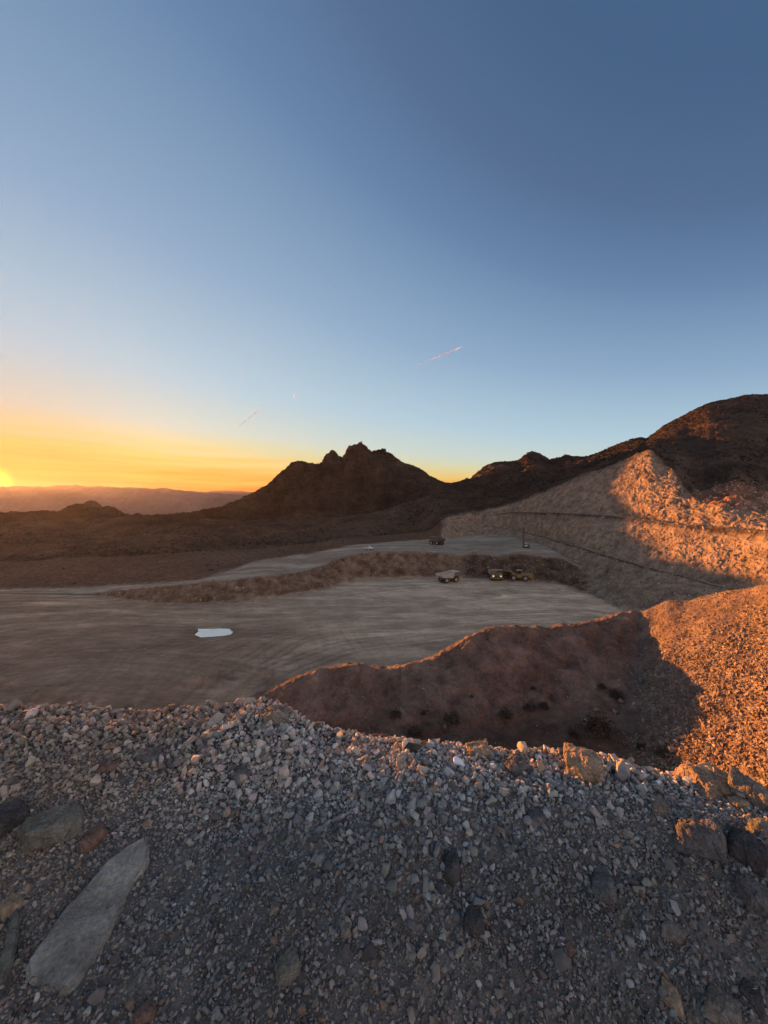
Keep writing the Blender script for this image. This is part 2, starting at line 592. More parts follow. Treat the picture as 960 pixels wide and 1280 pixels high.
B.append(('skyline', bl([(-180, 420, 634), (-100, 420, 637), (0, 420, 640), (30, 425, 640), (55, 440, 638), (74, 470, 640), (84, 490, 634), (95, 510, 630),
                         (104, 540, 631), (111, 540, 626), (119, 540, 627), (124, 540, 633), (129, 540, 637), (133, 540, 633),
                         (140, 540, 634), (149, 540, 640), (158, 450, 645), (166, 430, 645), (172, 415, 641), (178, 405, 646),
                         (192, 400, 647), (212, 400, 645), (225, 400, 643), (240, 408, 642), (255, 425, 637), (280, 465, 632), (300, 480, 624),
                         (320, 492, 615), (335, 500, 605), (350, 500, 592), (358, 500, 584), (368, 500, 577), (377, 500, 576),
                         (388, 500, 580), (400, 500, 581), (405, 500, 576), (410, 500, 567), (417, 500, 565), (422, 500, 570),
                         (428, 500, 574), (434, 500, 568), (440, 500, 558), (448, 500, 555), (456, 500, 557), (459, 500, 563),
                         (466, 500, 566), (473, 500, 562), (481, 500, 562), (487, 500, 568), (496, 500, 574), (506, 500, 580),
                         (517, 500, 583), (526, 500, 587), (535, 500, 594), (550, 495, 602), (565, 495, 604), (578, 500, 600),
                         (590, 500, 597), (600, 500, 588), (612, 500, 580), (625, 500, 577), (645, 500, 577), (653, 500, 572),
                         (660, 500, 566), (667, 500, 565), (675, 498, 568), (686, 497, 575), (700, 495, 572), (708, 493, 569),
                         (716, 490, 571), (735, 485, 571), (746, 480, 567), (770, 472, 557), (790, 466, 550), (800, 464, 547),
                         (807, 463, 549), (816, 461, 543), (830, 458, 532), (850, 455, 522), (872, 451, 510), (886, 449, 503),
                         (905, 447, 500), (920, 445, 497), (931, 443, 494), (960, 440, 493), (1140, 430, 470)], 1.0)))
D3, z3 = B[-1][1]
B.append(('back_slope', (D3 * 1.22, z3 * 0.45 - 12)))
B.append(('back_foot', (D3 * 1.75, np.full_like(D3, -98.0))))

ROWS = [14, 34, 46, 56, 6, 12, 170, 50, 60, 50, 5, 60, 5, 72, 56, 14, 120, 10, 8]
assert len(ROWS) == len(B) - 1
Ds = [b[1][0].copy() for b in B]
Zs = [b[1][1].copy() for b in B]
for k in range(1, len(Ds)):
    Ds[k] = np.maximum(Ds[k], Ds[k - 1] + 0.25)
rowsD, rowsZ, seg, segt = [], [], [], []
for k, n in enumerate(ROWS):
    for j in range(n + (1 if k == len(ROWS) - 1 else 0)):
        t = j / n
        rowsD.append(Ds[k] * (1 - t) + Ds[k + 1] * t)
        rowsZ.append(Zs[k] * (1 - t) + Zs[k + 1] * t)
        seg.append(k)
        segt.append(t)
GD = np.array(rowsD)
GZ = np.array(rowsZ)
SEG = np.array(seg)
SEGT = np.array(segt)
NR, NC = GD.shape
P = np.stack([GD * U[None, :], GD, GZ], axis=-1)
SID = {b[0]: i for i, b in enumerate(B)}
SS = (SEG + SEGT)[:, None] + np.zeros((1, NC))      # continuous breakline coordinate
PXG = PX[None, :] + np.zeros((NR, 1))


def around(name0, name1, soft=0.25):
    a, b = SID[name0], SID[name1]
    return sstep(a - soft, a + soft, SS) * (1 - sstep(b - soft, b + soft, SS))


def cols_between(a, b, soft=12):
    return sstep(a - soft, a + soft, PXG) * (1 - sstep(b - soft, b + soft, PXG))


PXG = PXG + 20 * fbm(P / 6.0, 4, 7) * (SS < SID['back_toe'])
# zone weights (0..1)
Z_valley = around('dump_top', 'front_toe', 0.35) * cols_between(330, 900, 40)
Z_ridge = around('front_toe', 'back_toe', 0.3) * cols_between(325, 800, 22)
Z_scree = around('toe', 'back_toe', 0.2) * (1 - cols_between(-400, 800, 22))
Z_floor = around('back_toe', 'far_toe', 0.1)
Z_floor = np.maximum(Z_floor, around('dump_top', 'back_toe', 0.01) * cols_between(-400, 318, 14))
Z_face = around('far_toe', 'face_crest', 0.12) * cols_between(120, 735, 8)
Z_bench = around('face_crest', 'bench_back', 0.08) * cols_between(-400, 715, 10)
Z_mound = around('bench_back', 'upper_shelf', 0.12) * cols_between(-400, 550, 4)
WALLX = sstep(548, 560, PXG)
Z_wall = around('bench_back', 'rim', 0.15) * WALLX
Z_wall = np.maximum(Z_wall, around('far_toe', 'bench_back', 0.12) * sstep(715, 745, PXG))
Z_red = around('rim', 'saddle', 0.1) * sstep(862, 872, PXG)
Z_hill = np.clip(1 - (Z_valley + Z_ridge + Z_scree + Z_floor + Z_face + Z_bench + Z_mound + Z_wall + Z_red), 0, 1)
Z_hill *= (SS > SID['lower_shelf'])

# normals of the smooth surface, then displacement along them
dr = np.gradient(P, axis=0)
dc = np.gradient(P, axis=1)
NRM = np.cross(dc, dr)
NRM /= np.linalg.norm(NRM, axis=-1, keepdims=True) + 1e-9
NRM[NRM[..., 2] < 0] *= -1
n40 = fbm(P / 45.0, 4, 1)
n12 = ridged(P / 14.0, 4, 21)
n4 = fbm(P / 4.0, 4, 31)
n1 = fbm(P / 1.2, 3, 41)
rug = fbm(P / 60.0, 3, 55)
PW = P * np.array([1 / 5.0, 1 / 5.0, 1 / 26.0])
nwall = ridged(PW, 4, 61)
nblk = fbm(P * np.array([1 / 3.0, 1 / 3.0, 1 / 2.2]), 4, 71)
hillamp = (1 - 0.45 * sstep(760, 840, PXG)) * np.where(SS > SID['behind_rim'] + 0.7, 1.0, 0.6) * (1 - 0.75 * np.exp(-((SS - SID['skyline']) / 0.12) ** 2))
ribs = ridged(P * np.array([1 / 16., 1 / 30., 1 / 70.]) + 0.15 * n40[..., None], 4, 401)
hb = blocks(P / 5.5, 305)
disp = Z_hill * hillamp * (2.4 * n40 + 1.5 * n12 + 2.0 * ribs + 0.9 * n4 + 0.8 * hb)
disp += Z_hill * (1 - sstep(330, 420, PXG)) * sstep(SID['upper_shelf_back'], SID['rim'], SS) * (1 - sstep(SID['behind_rim'] + 0.3, SID['skyline'] - 0.3, SS)) * 5.0 * ridged(P * np.array([1 / 55., 1 / 80., 1 / 60.]), 3, 411)
disp += Z_hill * np.exp(-((SS - SID['skyline']) / 0.25) ** 2) * (0.9 * ridged(P / 7.0, 3, 81) + 0.9 * blocks(P / 4.0, 306))
# rocky crags of the central peak
crag = Z_hill * np.exp(-((PXG - 440) / 50.0) ** 2) * sstep(SID['skyline'] - 0.45, SID['skyline'] - 0.12, SS) * (SS < SID['skyline'] + 0.3)
disp += crag * (4.0 * ridged(P * np.array([1 / 9., 1 / 9., 1 / 30.]), 4, 91) + 2.0 * blocks(P / 7.0, 307))
nfine = ridged(P * np.array([1 / 1.6, 1 / 1.6, 1 / 2.6]), 3, 63)
bk1 = blocks(P / 4.2, 301)
bk2 = blocks(P / 1.7, 302)
bk3 = blocks(P / 9.0, 303)
bk1 = blocks(P / 3.2, 301)
bk2 = blocks(P / 1.5, 302)
bk3 = blocks(P / 5.0, 303)
run = ridged(P * np.array([1 / 2.6, 1 / 2.6, 1 / 22.0]), 4, 64)
shelf_calm = 1 - 0.85 * (np.exp(-((SS - SID['lower_shelf'] - 0.3) / 0.5) ** 2) + np.exp(-((SS - SID['upper_shelf'] - 0.3) / 0.45) ** 2))
shelf_calm = np.clip(shelf_calm, 0.1, 1)
disp += Z_wall * shelf_calm * (0.30 * run + 0.26 * bk1 + 0.20 * bk2 + 0.06 * nfine + 0.25 * nblk + 0.25 * nwall)
litwall = Z_wall * sstep(780, 815, PXG) * sstep(SID['upper_shelf'] - 0.1, SID['upper_shelf'] + 0.2, SS)
disp += litwall * shelf_calm * (0.40 * bk3 + 0.08 * bk2)
disp += Z_ridge * (0.35 * n12 + 0.35 * n4 + 0.22 * n1 + 0.15 * blocks(P / 1.1, 308))
disp += Z_scree * (0.35 * n12 + 0.22 * n4 + 0.14 * n1)
disp += Z_valley * (0.6 * n12 + 0.35 * n4 + 0.1 * n1)
disp += Z_face * (0.5 * nwall + 0.4 * nblk + 0.5 * bk1 + 0.35 * bk2 + 0.2 * n1)
disp += Z_bench * (0.12 * n4 + 0.25 * n12)
disp += Z_mound * (0.8 * n12 + 0.35 * n4 + 0.15 * n1)
disp += Z_red * (0.8 * n12 + 0.9 * nblk + 0.6 * n4)
disp += np.exp(-((PXG - 915) / 20.0) ** 2) * Z_red * 2.0 * np.clip(ridged(P / 5.0, 3, 97), 0, 1)
pud = np.exp(-(((P[..., 0] + 47.6) / 10) ** 2 + ((P[..., 1] - 106.5) / 8) ** 2))
track = fbm(np.stack([P[..., 0] * 0.03 + 0.6 * n40, P[..., 1] * 0.22 + 1.2 * n40, 0 * P[..., 0]], -1), 4, 101)
TRACKS = [[(-60, 752), (60, 748), (150, 751), (220, 759), (330, 757), (420, 744), (500, 733), (600, 731), (700, 736)],
          [(-80, 768), (40, 760), (160, 762), (280, 768), (420, 762), (560, 748), (640, 738)],
          [(-60, 800), (60, 778), (150, 772), (260, 776), (400, 771), (520, 758), (620, 742)],
          [(-60, 842), (40, 808), (120, 792), (200, 786), (330, 783), (470, 778), (620, 768), (760, 766)],
          [(40, 890), (110, 842), (200, 808), (300, 790), (420, 776), (540, 770)],
          [(150, 890), (205, 845), (255, 815), (320, 792), (380, 780)],
          [(240, 890), (285, 850), (330, 820), (360, 800), (420, 785), (560, 782), (700, 776)],
          [(300, 880), (350, 838), (430, 808), (540, 796), (640, 782)],
          [(120, 890), (140, 858), (150, 835), (130, 815), (60, 800)],
          [(-60, 870), (20, 838), (80, 826), (160, 822), (260, 832), (320, 850)]]
rut = np.zeros((NR, NC))
berm = np.zeros((NR, NC))
fl = Z_floor > 0.01
fx, fy = P[..., 0][fl], P[..., 1][fl]
for ti, tr in enumerate(TRACKS):
    pt = np.array([((px - 480) / FPX * F(py), F(py)) for px, py in tr])
    tt_ = np.linspace(0, len(pt) - 1, 50)
    pt = np.stack([gsmooth(np.interp(tt_, np.arange(len(pt)), pt[:, j]), 2.0) for j in (0, 1)], -1)
    sd = np.full(fx.shape, 1e9)
    for a_, b_ in zip(pt[:-1], pt[1:]):
        d_ = b_ - a_
        l2 = d_ @ d_
        t_ = np.clip(((fx - a_[0]) * d_[0] + (fy - a_[1]) * d_[1]) / l2, 0, 1)
        ox, oy = fx - a_[0] - t_ * d_[0], fy - a_[1] - t_ * d_[1]
        ds = np.hypot(ox, oy) * np.sign(d_[0] * oy - d_[1] * ox + 1e-9)
        sd = np.where(np.abs(ds) < np.abs(sd), ds, sd)
    wob = sd + 0.35 * n12[fl] + 0.2 * n4[fl]
    fade = np.clip(0.75 + 0.7 * n40[fl], 0.15, 1)
    for off in (-4.1, -1.9, 1.9, 4.1):
        rut[fl] = np.maximum(rut[fl], fade * np.exp(-((wob - off) / 0.7) ** 2))
    berm[fl] = np.maximum(berm[fl], fade * np.exp(-((wob - (5.6 if ti % 2 else -5.6)) / 0.7) ** 2))
pile = np.zeros((NR, NC))
for px, py, rad, hgt in ((225, 858, 3.0, 0.8), (245, 852, 3.2, 1.0), (270, 848, 2.6, 0.6), (205, 866, 2.4, 0.6), (60, 868, 4, 0.7), (110, 872, 3, 0.6), (20, 852, 4, 0.6), (330, 838, 2.5, 0.5), (345, 852, 3, 0.9)):
    X_, D_ = (px - 480) / FPX * F(py), F(py)
    pile = np.maximum(pile, hgt * np.exp(-((P[..., 0] - X_) / rad) ** 2 - ((P[..., 1] - D_) / (rad * 0.55)) ** 2))
disp += Z_floor * (pile * (1 + 0.4 * n1) - 0.10 * rut + 0.16 * berm)
disp += Z_floor * (1 - np.clip(1.6 * pud, 0, 1)) * (0.09 * n4 + 0.05 * track + 0.05 * n12 + 0.05 * n1)
P = P + NRM * disp[..., None]

# base colours of the different soils and rocks
C = np.zeros((NR, NC, 3))
wsum = np.zeros((NR, NC))


def put(wt, c):
    global C, wsum
    C += wt[..., None] * np.asarray(c)
    wsum += wt


def lerp(a, b, t):
    return np.asarray(a) * (1 - t[..., None]) + np.asarray(b) * t[..., None]


u01 = np.clip(0.5 + 0.5 * n40, 0, 1)
m01 = np.clip(0.5 + 0.6 * n4, 0, 1)
gr = sstep(-0.35, 0.45, track)
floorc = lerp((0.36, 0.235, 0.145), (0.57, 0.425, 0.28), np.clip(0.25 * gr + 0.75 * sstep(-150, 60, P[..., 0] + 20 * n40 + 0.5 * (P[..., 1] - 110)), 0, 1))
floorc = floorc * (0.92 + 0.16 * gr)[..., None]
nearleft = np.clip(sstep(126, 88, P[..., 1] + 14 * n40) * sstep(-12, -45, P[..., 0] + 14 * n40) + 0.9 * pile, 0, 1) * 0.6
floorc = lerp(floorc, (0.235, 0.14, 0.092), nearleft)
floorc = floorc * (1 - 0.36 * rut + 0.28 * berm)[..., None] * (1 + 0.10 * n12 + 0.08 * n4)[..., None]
floorc = floorc * (1 - 0.22 * sstep(0.40, 0.7, pud))[..., None]
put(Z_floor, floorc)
put(Z_bench, lerp((0.29, 0.215, 0.15), (0.44, 0.35, 0.25), np.clip(0.35 + 0.8 * track, 0, 1)))
put(Z_ridge, lerp((0.135, 0.09, 0.066), (0.26, 0.19, 0.145), np.clip(0.45 + 0.4 * n4 + 0.4 * n12 + 0.3 * n40, 0, 1)))
put(Z_valley, lerp((0.10, 0.062, 0.042), (0.17, 0.115, 0.08), u01))
put(Z_scree, lerp((0.20, 0.14, 0.10), (0.28, 0.205, 0.15), m01))
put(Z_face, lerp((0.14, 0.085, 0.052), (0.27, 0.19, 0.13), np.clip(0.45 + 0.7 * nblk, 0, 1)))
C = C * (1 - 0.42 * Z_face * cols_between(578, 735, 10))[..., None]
put(Z_mound, lerp((0.115, 0.065, 0.038), (0.17, 0.10, 0.06), u01))
put(Z_wall, lerp((0.168, 0.122, 0.087), (0.345, 0.255, 0.178), np.clip(0.42 + 0.3 * nblk + 0.2 * bk1 + 0.45 * run, 0, 1)))
put(Z_red, lerp((0.17, 0.075, 0.045), (0.30, 0.16, 0.10), m01))
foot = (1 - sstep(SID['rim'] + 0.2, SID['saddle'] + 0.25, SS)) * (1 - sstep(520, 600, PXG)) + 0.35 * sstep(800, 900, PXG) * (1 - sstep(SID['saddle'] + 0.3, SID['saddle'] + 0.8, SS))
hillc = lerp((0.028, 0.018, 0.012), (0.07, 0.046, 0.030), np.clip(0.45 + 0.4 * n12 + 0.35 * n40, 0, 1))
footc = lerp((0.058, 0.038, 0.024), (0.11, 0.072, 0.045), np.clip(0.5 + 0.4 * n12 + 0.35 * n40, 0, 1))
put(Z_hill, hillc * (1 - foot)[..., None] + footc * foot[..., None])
C /= np.maximum(wsum, 1e-4)[..., None]
C[wsum < 1e-3] = (0.16, 0.12, 0.09)
# shadow lines of the two pit wall shelves, painted into the rock colour
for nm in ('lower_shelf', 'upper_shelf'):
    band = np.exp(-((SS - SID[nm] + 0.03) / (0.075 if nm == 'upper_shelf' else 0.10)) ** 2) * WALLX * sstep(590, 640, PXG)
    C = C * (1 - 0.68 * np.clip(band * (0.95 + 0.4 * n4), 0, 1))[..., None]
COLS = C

# split into named pieces of ground
obj_id = np.zeros((NR - 1, NC - 1), dtype=int)
ss = 0.5 * (SS[:-1, :-1] + SS[1:, 1:])
pxg = PXG[:-1, :-1]
S = SID
pieces = ['valley', 'dirt_ridge', 'gravel_slope', 'pit_floor', 'bench_face', 'upper_bench', 'dirt_bank', 'pit_wall',
          'desert_mountain', 'desert_hill']
obj_id[:] = 8
obj_id[ss < S['front_toe']] = 0
obj_id[(ss >= S['front_toe']) & (ss < S['back_toe'])] = 1
obj_id[(ss < S['back_toe']) & (pxg > 803)] = 2
obj_id[(ss < S['back_toe']) & (PX[None, :-1] < 300)] = 3
obj_id[(ss >= S['back_toe']) & (ss < S['far_toe'])] = 3
obj_id[(ss >= S['far_toe']) & (ss < S['face_crest'])] = 4
obj_id[(ss >= S['face_crest']) & (ss < S['bench_back'])] = 5
obj_id[(ss >= S['bench_back']) & (ss < S['upper_shelf'])] = 6
obj_id[(ss >= S['upper_shelf']) & (pxg > 552)] = 9
obj_id[(ss >= S['bench_back']) & (ss < S['rim']) & (pxg > 552)] = 7
obj_id[(ss >= S['far_toe']) & (ss < S['rim']) & (pxg > 728)] = 7
pm = {'valley': 'dirt', 'dirt_ridge': 'dirt', 'gravel_slope': 'scree', 'pit_floor': 'floor', 'bench_face': 'wall',
      'upper_bench': 'floor', 'dirt_bank': 'dirt', 'pit_wall': 'wall', 'desert_mountain': 'hill', 'desert_hill': 'hill'}
idx = np.arange(NR * NC).reshape(NR, NC)
quads = np.stack([idx[:-1, :-1], idx[:-1, 1:], idx[1:, 1:], idx[1:, :-1]], axis=-1)
PV = P.reshape(-1, 3)
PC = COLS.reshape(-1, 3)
for i, nm in enumerate(pieces):
    q = quads[obj_id == i]
    used, inv = np.unique(q.ravel(), return_inverse=True)
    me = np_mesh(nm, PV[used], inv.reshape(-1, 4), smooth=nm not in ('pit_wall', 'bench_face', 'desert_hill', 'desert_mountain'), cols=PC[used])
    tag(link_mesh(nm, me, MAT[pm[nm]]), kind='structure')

# quad areas for scattering
Q = PV[quads.reshape(-1, 4)]
QA = 0.5 * np.linalg.norm(np.cross(Q[:, 2] - Q[:, 0], Q[:, 3] - Q[:, 1]), axis=1)
rng = np.random.default_rng(7)


def scatter(weight, n):
    """n random points on the terrain; weight is a per-quad density (flat array)."""
    p = QA * weight
    c = np.cumsum(p)
    k = np.searchsorted(c, rng.random(n) * c[-1])
    a, b = rng.random((n, 1)), rng.random((n, 1))
    q = Q[k]
    return (q[:, 0] * (1 - a) + q[:, 1] * a) * (1 - b) + (q[:, 3] * (1 - a) + q[:, 2] * a) * b, k


def quad_w(z):
    return (0.25 * (z[:-1, :-1] + z[1:, :-1] + z[:-1, 1:] + z[1:, 1:])).ravel()


def terrain_z(px, D):
    """height of the ground at a photo column and a depth."""
    c = int(np.clip(np.searchsorted(PX, px), 0, NC - 1))
    return float(np.interp(D, P[:, c, 1], P[:, c, 2]))


def terrain_hit(px, py, dmin=40.0):
    """first ground point along the sight line through a photo position."""
    c = int(np.clip(np.searchsorted(PX, px), 0, NC - 1))
    y = 640 - P[:, c, 2] / P[:, c, 1] * FPX
    for r in range(1, NR):
        if P[r, c, 1] > dmin and y[r] <= py:
            f = (y[r - 1] - py) / max(y[r - 1] - y[r], 1e-6)
            f = min(max(f, 0), 1)
            q = P[r - 1, c] * (1 - f) + P[r, c] * f
            return Vector(q)
    return Vector(P[-1, c])


# ------------------------------------------------------------------ far plain and far mountain range
RD = 6000.0
gx, gy = np.meshgrid(np.linspace(-6600, 6600, 120), np.linspace(600, 6700, 80))
gz = -100 + 6 * fbm(np.stack([gx / 500, gy / 500, 0 * gx], -1), 3, 3)
pv = np.stack([gx, gy, gz], -1)
ii = np.arange(gx.size).reshape(gx.shape)
pq = np.stack([ii[:-1, :-1], ii[:-1, 1:], ii[1:, 1:], ii[1:, :-1]], -1).reshape(-1, 4)
pc = np.zeros((gx.size, 3)) + np.array([0.24, 0.18, 0.13]) * (1 + 0.25 * fbm(pv / 300, 3, 5)).reshape(-1, 1)
tag(link_mesh('plain', np_mesh('plain', pv.reshape(-1, 3), pq, True, pc), MAT['range']), kind='structure')

rp = np.array([(-160, 604), (-80, 606), (0, 608), (30, 607), (58, 608), (70, 606), (95, 605.5), (108, 608), (125, 607), (140, 608.5), (152, 609.5), (165, 608), (190, 611),
               (205, 609.5), (216, 612), (232, 613.5), (262, 616), (300, 619), (330, 624), (400, 632), (470, 636)], float)
rpx = np.arange(-160, 470, 1.0)
ry = np.interp(rpx, rp[:, 0], rp[:, 1])
ru = (rpx - 480) / FPX
T = np.linspace(0, 1, 40)
prof = np.where(T < 0.5, (T / 0.5) ** 1.2, 1 - (T - 0.5) / 0.5 * 0.8)
Dm = 5050 + (6200 - 5050) * T
top = (640 - ry) / FPX * 5625
DD = Dm[:, None] + 0 * rpx[None, :]
ZZ = -100 + (top[None, :] + 100) * prof[:, None]
V = np.stack([DD * ru[None, :], DD, ZZ], -1)
env = (prof * (1 - prof) * 4)[:, None]
V[..., 2] += (70 * ridged(V / 520.0, 5, 13)) * np.clip(env, 0, 1) + (11 * ridged(V / 70.0, 3, 14) + 9 * ridged(V / 260.0, 2, 16)) * prof[:, None]
ii = np.arange(V.shape[0] * V.shape[1]).reshape(V.shape[:2])
pq = np.stack([ii[:-1, :-1], ii[:-1, 1:], ii[1:, 1:], ii[1:, :-1]], -1).reshape(-1, 4)
pc = np.zeros((ii.size, 3)) + np.array([0.13, 0.10, 0.085])
tag(link_mesh('mountain_range', np_mesh('mountain_range', V.reshape(-1, 3), pq, True, pc), MAT['range']), kind='structure')
rp2 = np.array([(150, 622), (200, 620), (240, 615), (262, 614), (280, 612.5), (297, 613), (320, 614), (360, 616), (420, 618)], float)
rpx = np.arange(150, 420, 1.0)
ru = (rpx - 480) / FPX
top = (640 - np.interp(rpx, rp2[:, 0], rp2[:, 1])) / FPX * 6480
T = np.linspace(0, 1, 14)
DD = (6300 + 300 * T)[:, None] + 0 * rpx[None, :]
pr = np.where(T < 0.6, T / 0.6, 1 - 0.5 * (T - 0.6) / 0.4)
V = np.stack([DD * ru[None, :], DD, -100 + (top[None, :] + 100) * pr[:, None]], -1)
V[..., 2] += 10 * ridged(V / 120.0, 3, 15) * pr[:, None]
ii = np.arange(V.shape[0] * V.shape[1]).reshape(V.shape[:2])
pq = np.stack([ii[:-1, :-1], ii[:-1, 1:], ii[1:, 1:], ii[1:, :-1]], -1).reshape(-1, 4)
pc = np.zeros((ii.size, 3)) + np.array([0.14, 0.11, 0.10])
tag(link_mesh('farther_mountain_range', np_mesh('farther_mountain_range', V.reshape(-1, 3), pq, True, pc), MAT['range']), kind='structure')

# ------------------------------------------------------------------ foreground: the gravelled lip the photographer stands on
fg_px = np.array([-250, -100, 0, 60, 120, 200, 280, 320, 350, 385, 415, 450, 500, 560, 640, 700, 760, 800, 860, 900, 960, 1100, 1250], float)
fg_py = np.array([886, 884, 886, 888, 890, 889, 886, 884, 892, 905, 915, 921, 928, 941, 948, 950, 955, 970, 984, 990, 1005, 1040, 1075], float)
fg_D = np.array([4.1, 3.9, 3.75, 3.7, 3.7, 3.7, 3.75, 3.75, 3.6, 3.4, 3.3, 3.2, 3.1, 3.0, 2.95, 2.9, 2.85, 2.75, 2.6, 2.55, 2.45, 2.25, 2.1], float)
fg_u = (fg_px - 480) / FPX
fg_z = (640 - fg_py) / FPX * fg_D


def fg_height(x, y):
    x, y = np.asarray(x, float), np.asarray(y, float)
    ys = np.maximum(y, 0.35)
    u = np.clip(x / ys, -1.55, 1.55)
    Dc = np.interp(u, fg_u, fg_D)
    zc = np.interp(u, fg_u, fg_z)
    t = y / Dc
    near = -2.34 - 0.05 * u
    tt = np.clip(t, 0, 1)
    t0 = 1.35 / Dc
    r_ = np.clip((tt - t0) / (0.87 - t0), 0, 1)
    up = near + (zc + 0.02 - near) * (0.75 * r_ + 0.25 * r_ * r_ * (3 - 2 * r_)) - 0.02 * sstep(0.87, 1.0, tt)
    dn = zc - 0.95 * (np.sqrt(np.maximum(y - Dc, 0) ** 2 + 0.12 ** 2) - 0.12)
    z = np.where(t < 1, up, dn)
    # small spur running from the crest toward the camera on the left
    a, b = np.array([-1.10, 3.55]), np.array([-1.62, 2.45])
    d = b - a
    s = np.clip(((x - a[0]) * d[0] + (y - a[1]) * d[1]) / (d @ d), 0, 1)
    dist = np.hypot(x - a[0] - s * d[0], y - a[1] - s * d[1])
    z = z + 0.09 * np.exp(-(dist / 0.22) ** 2) * (1 - 0.5 * s) * (t < 1.05)
    p = np.stack([x, y, 0 * x], -1)
    z = z + 0.035 * fbm(p * 1.3, 3, 201) + 0.012 * fbm(p * 6, 3, 202)
    return z


gx, gy = np.meshgrid(np.arange(-8, 8.01, 0.035), np.arange(-5, 9.6, 0.035))
gz = fg_height(gx, gy) + 0.006 * fbm(np.stack([gx, gy, 0 * gx], -1) * 30, 2, 203)
fp = np.stack([gx, gy, gz], -1)
pn = fbm(np.stack([gx, gy, 0 * gx], -1) * 1.1, 4, 204)
fc = lerp((0.108, 0.097, 0.084), (0.18, 0.165, 0.146), np.clip(0.5 + 0.7 * pn, 0, 1))
fc = fc * (1 - 0.35 * sstep(2.2, 2.9, gy))[..., None]  # shade in the gaps between crest stones, painted as darker fines
ii = np.arange(gx.size).reshape(gx.shape)
pq = np.stack([ii[:-1, :-1], ii[:-1, 1:], ii[1:, 1:], ii[1:, :-1]], -1).reshape(-1, 4)
tag(link_mesh('ground', np_mesh('ground', fp.reshape(-1, 3), pq, True, fc.reshape(-1, 3)), MAT['fines']), kind='structure')


def fg_hit(px, py):
    """ground point of the lip along the sight line through a photo position."""
    u, v = (px - 480) / FPX, (640 - py) / FPX
    D = np.arange(1.2, 5.0, 0.004)
    g = fg_height(u * D, D) - v * D
    k = int(np.argmax(g > 0)) if (g > 0).any() else int(np.argmax(g))
    return Vector((u * D[k], D[k], v * D[k]))


# ------------------------------------------------------------------ stones
hull_rng = random.Random(3)


def hull_proto(n, seed):
    r = random.Random(seed)
    bm = bmesh.new()
    for i in range(n):
        v = Vector((r.gauss(0, 1), r.gauss(0, 1), r.gauss(0, 1))).normalized() * r.uniform(0.78, 1.0)
        bm.verts.new(v)
    res = bmesh.ops.convex_hull(bm, input=list(bm.verts))
    bmesh.ops.delete(bm, geom=[e for e in bm.verts if not e.link_faces], context='VERTS')
    bmesh.ops.triangulate(bm, faces=bm.faces)
    bm.verts.index_update()
    V = np.array([v.co[:] for v in bm.verts])
    Fc = np.array([[v.index for v in f.verts] for f in bm.faces])
    bm.free()
    return V, Fc


PROTOS = [hull_proto(11 + (i % 9), 100 + i) for i in range(36)]
PROTOS_LO = [hull_proto(8, 300 + i) for i in range(12)]


def rand_rot(n, flat=0.0):
    q = rng.normal(size=(n, 4))
    q[:, 1:3] *= (1 - flat)
    q /= np.linalg.norm(q, axis=1, keepdims=True)
    w_, x, y, z = q.T
    return np.stack([np.stack([1 - 2 * (y * y + z * z), 2 * (x * y - z * w_), 2 * (x * z + y * w_)], -1),
                     np.stack([2 * (x * y + z * w_), 1 - 2 * (x * x + z * z), 2 * (y * z - x * w_)], -1),
                     np.stack([2 * (x * z - y * w_), 2 * (y * z + x * w_), 1 - 2 * (x * x + y * y)], -1)], 1)


def stones_mesh(name, pos, size, col, protos, flat=0.3):
    """one mesh of many stones; size is half the mean width."""
    n = len(pos)
    which = rng.integers(0, len(protos), n)
    Vs, Fs, Cs, off = [], [], [], 0
    rot = rand_rot(n, flat)
    ax = np.stack([rng.uniform(0.9, 1.5, n), rng.uniform(0.75, 1.1, n), rng.uniform(0.5, 0.95, n)], -1) * size[:, None]
    for k, (pv_, pf_) in enumerate(protos):
        s = np.where(which == k)[0]
        if not len(s):
            continue
        loc = pv_[None] * ax[s][:, None, :]
        wv_ = np.einsum('nij,nvj->nvi', rot[s], loc) + pos[s][:, None, :]
        Vs.append(wv_.reshape(-1, 3))
        Fs.append((pf_[None] + (np.arange(len(s)) * len(pv_))[:, None, None] + off).reshape(-1, 3))
        Cs.append(np.repeat(col[s], len(pv_), axis=0))
        off += len(s) * len(pv_)
    return np_mesh(name, np.concatenate(Vs), np.concatenate(Fs), False, np.concatenate(Cs))


def stone_cols(n, pal, wts, jit=0.22):
    pal = np.array(pal)
    c = pal[rng.choice(len(pal), n, p=np.array(wts) / sum(wts))]
    return c * rng.uniform(1 - jit, 1 + jit, (n, 1)) * rng.uniform(0.95, 1.05, (n, 3))


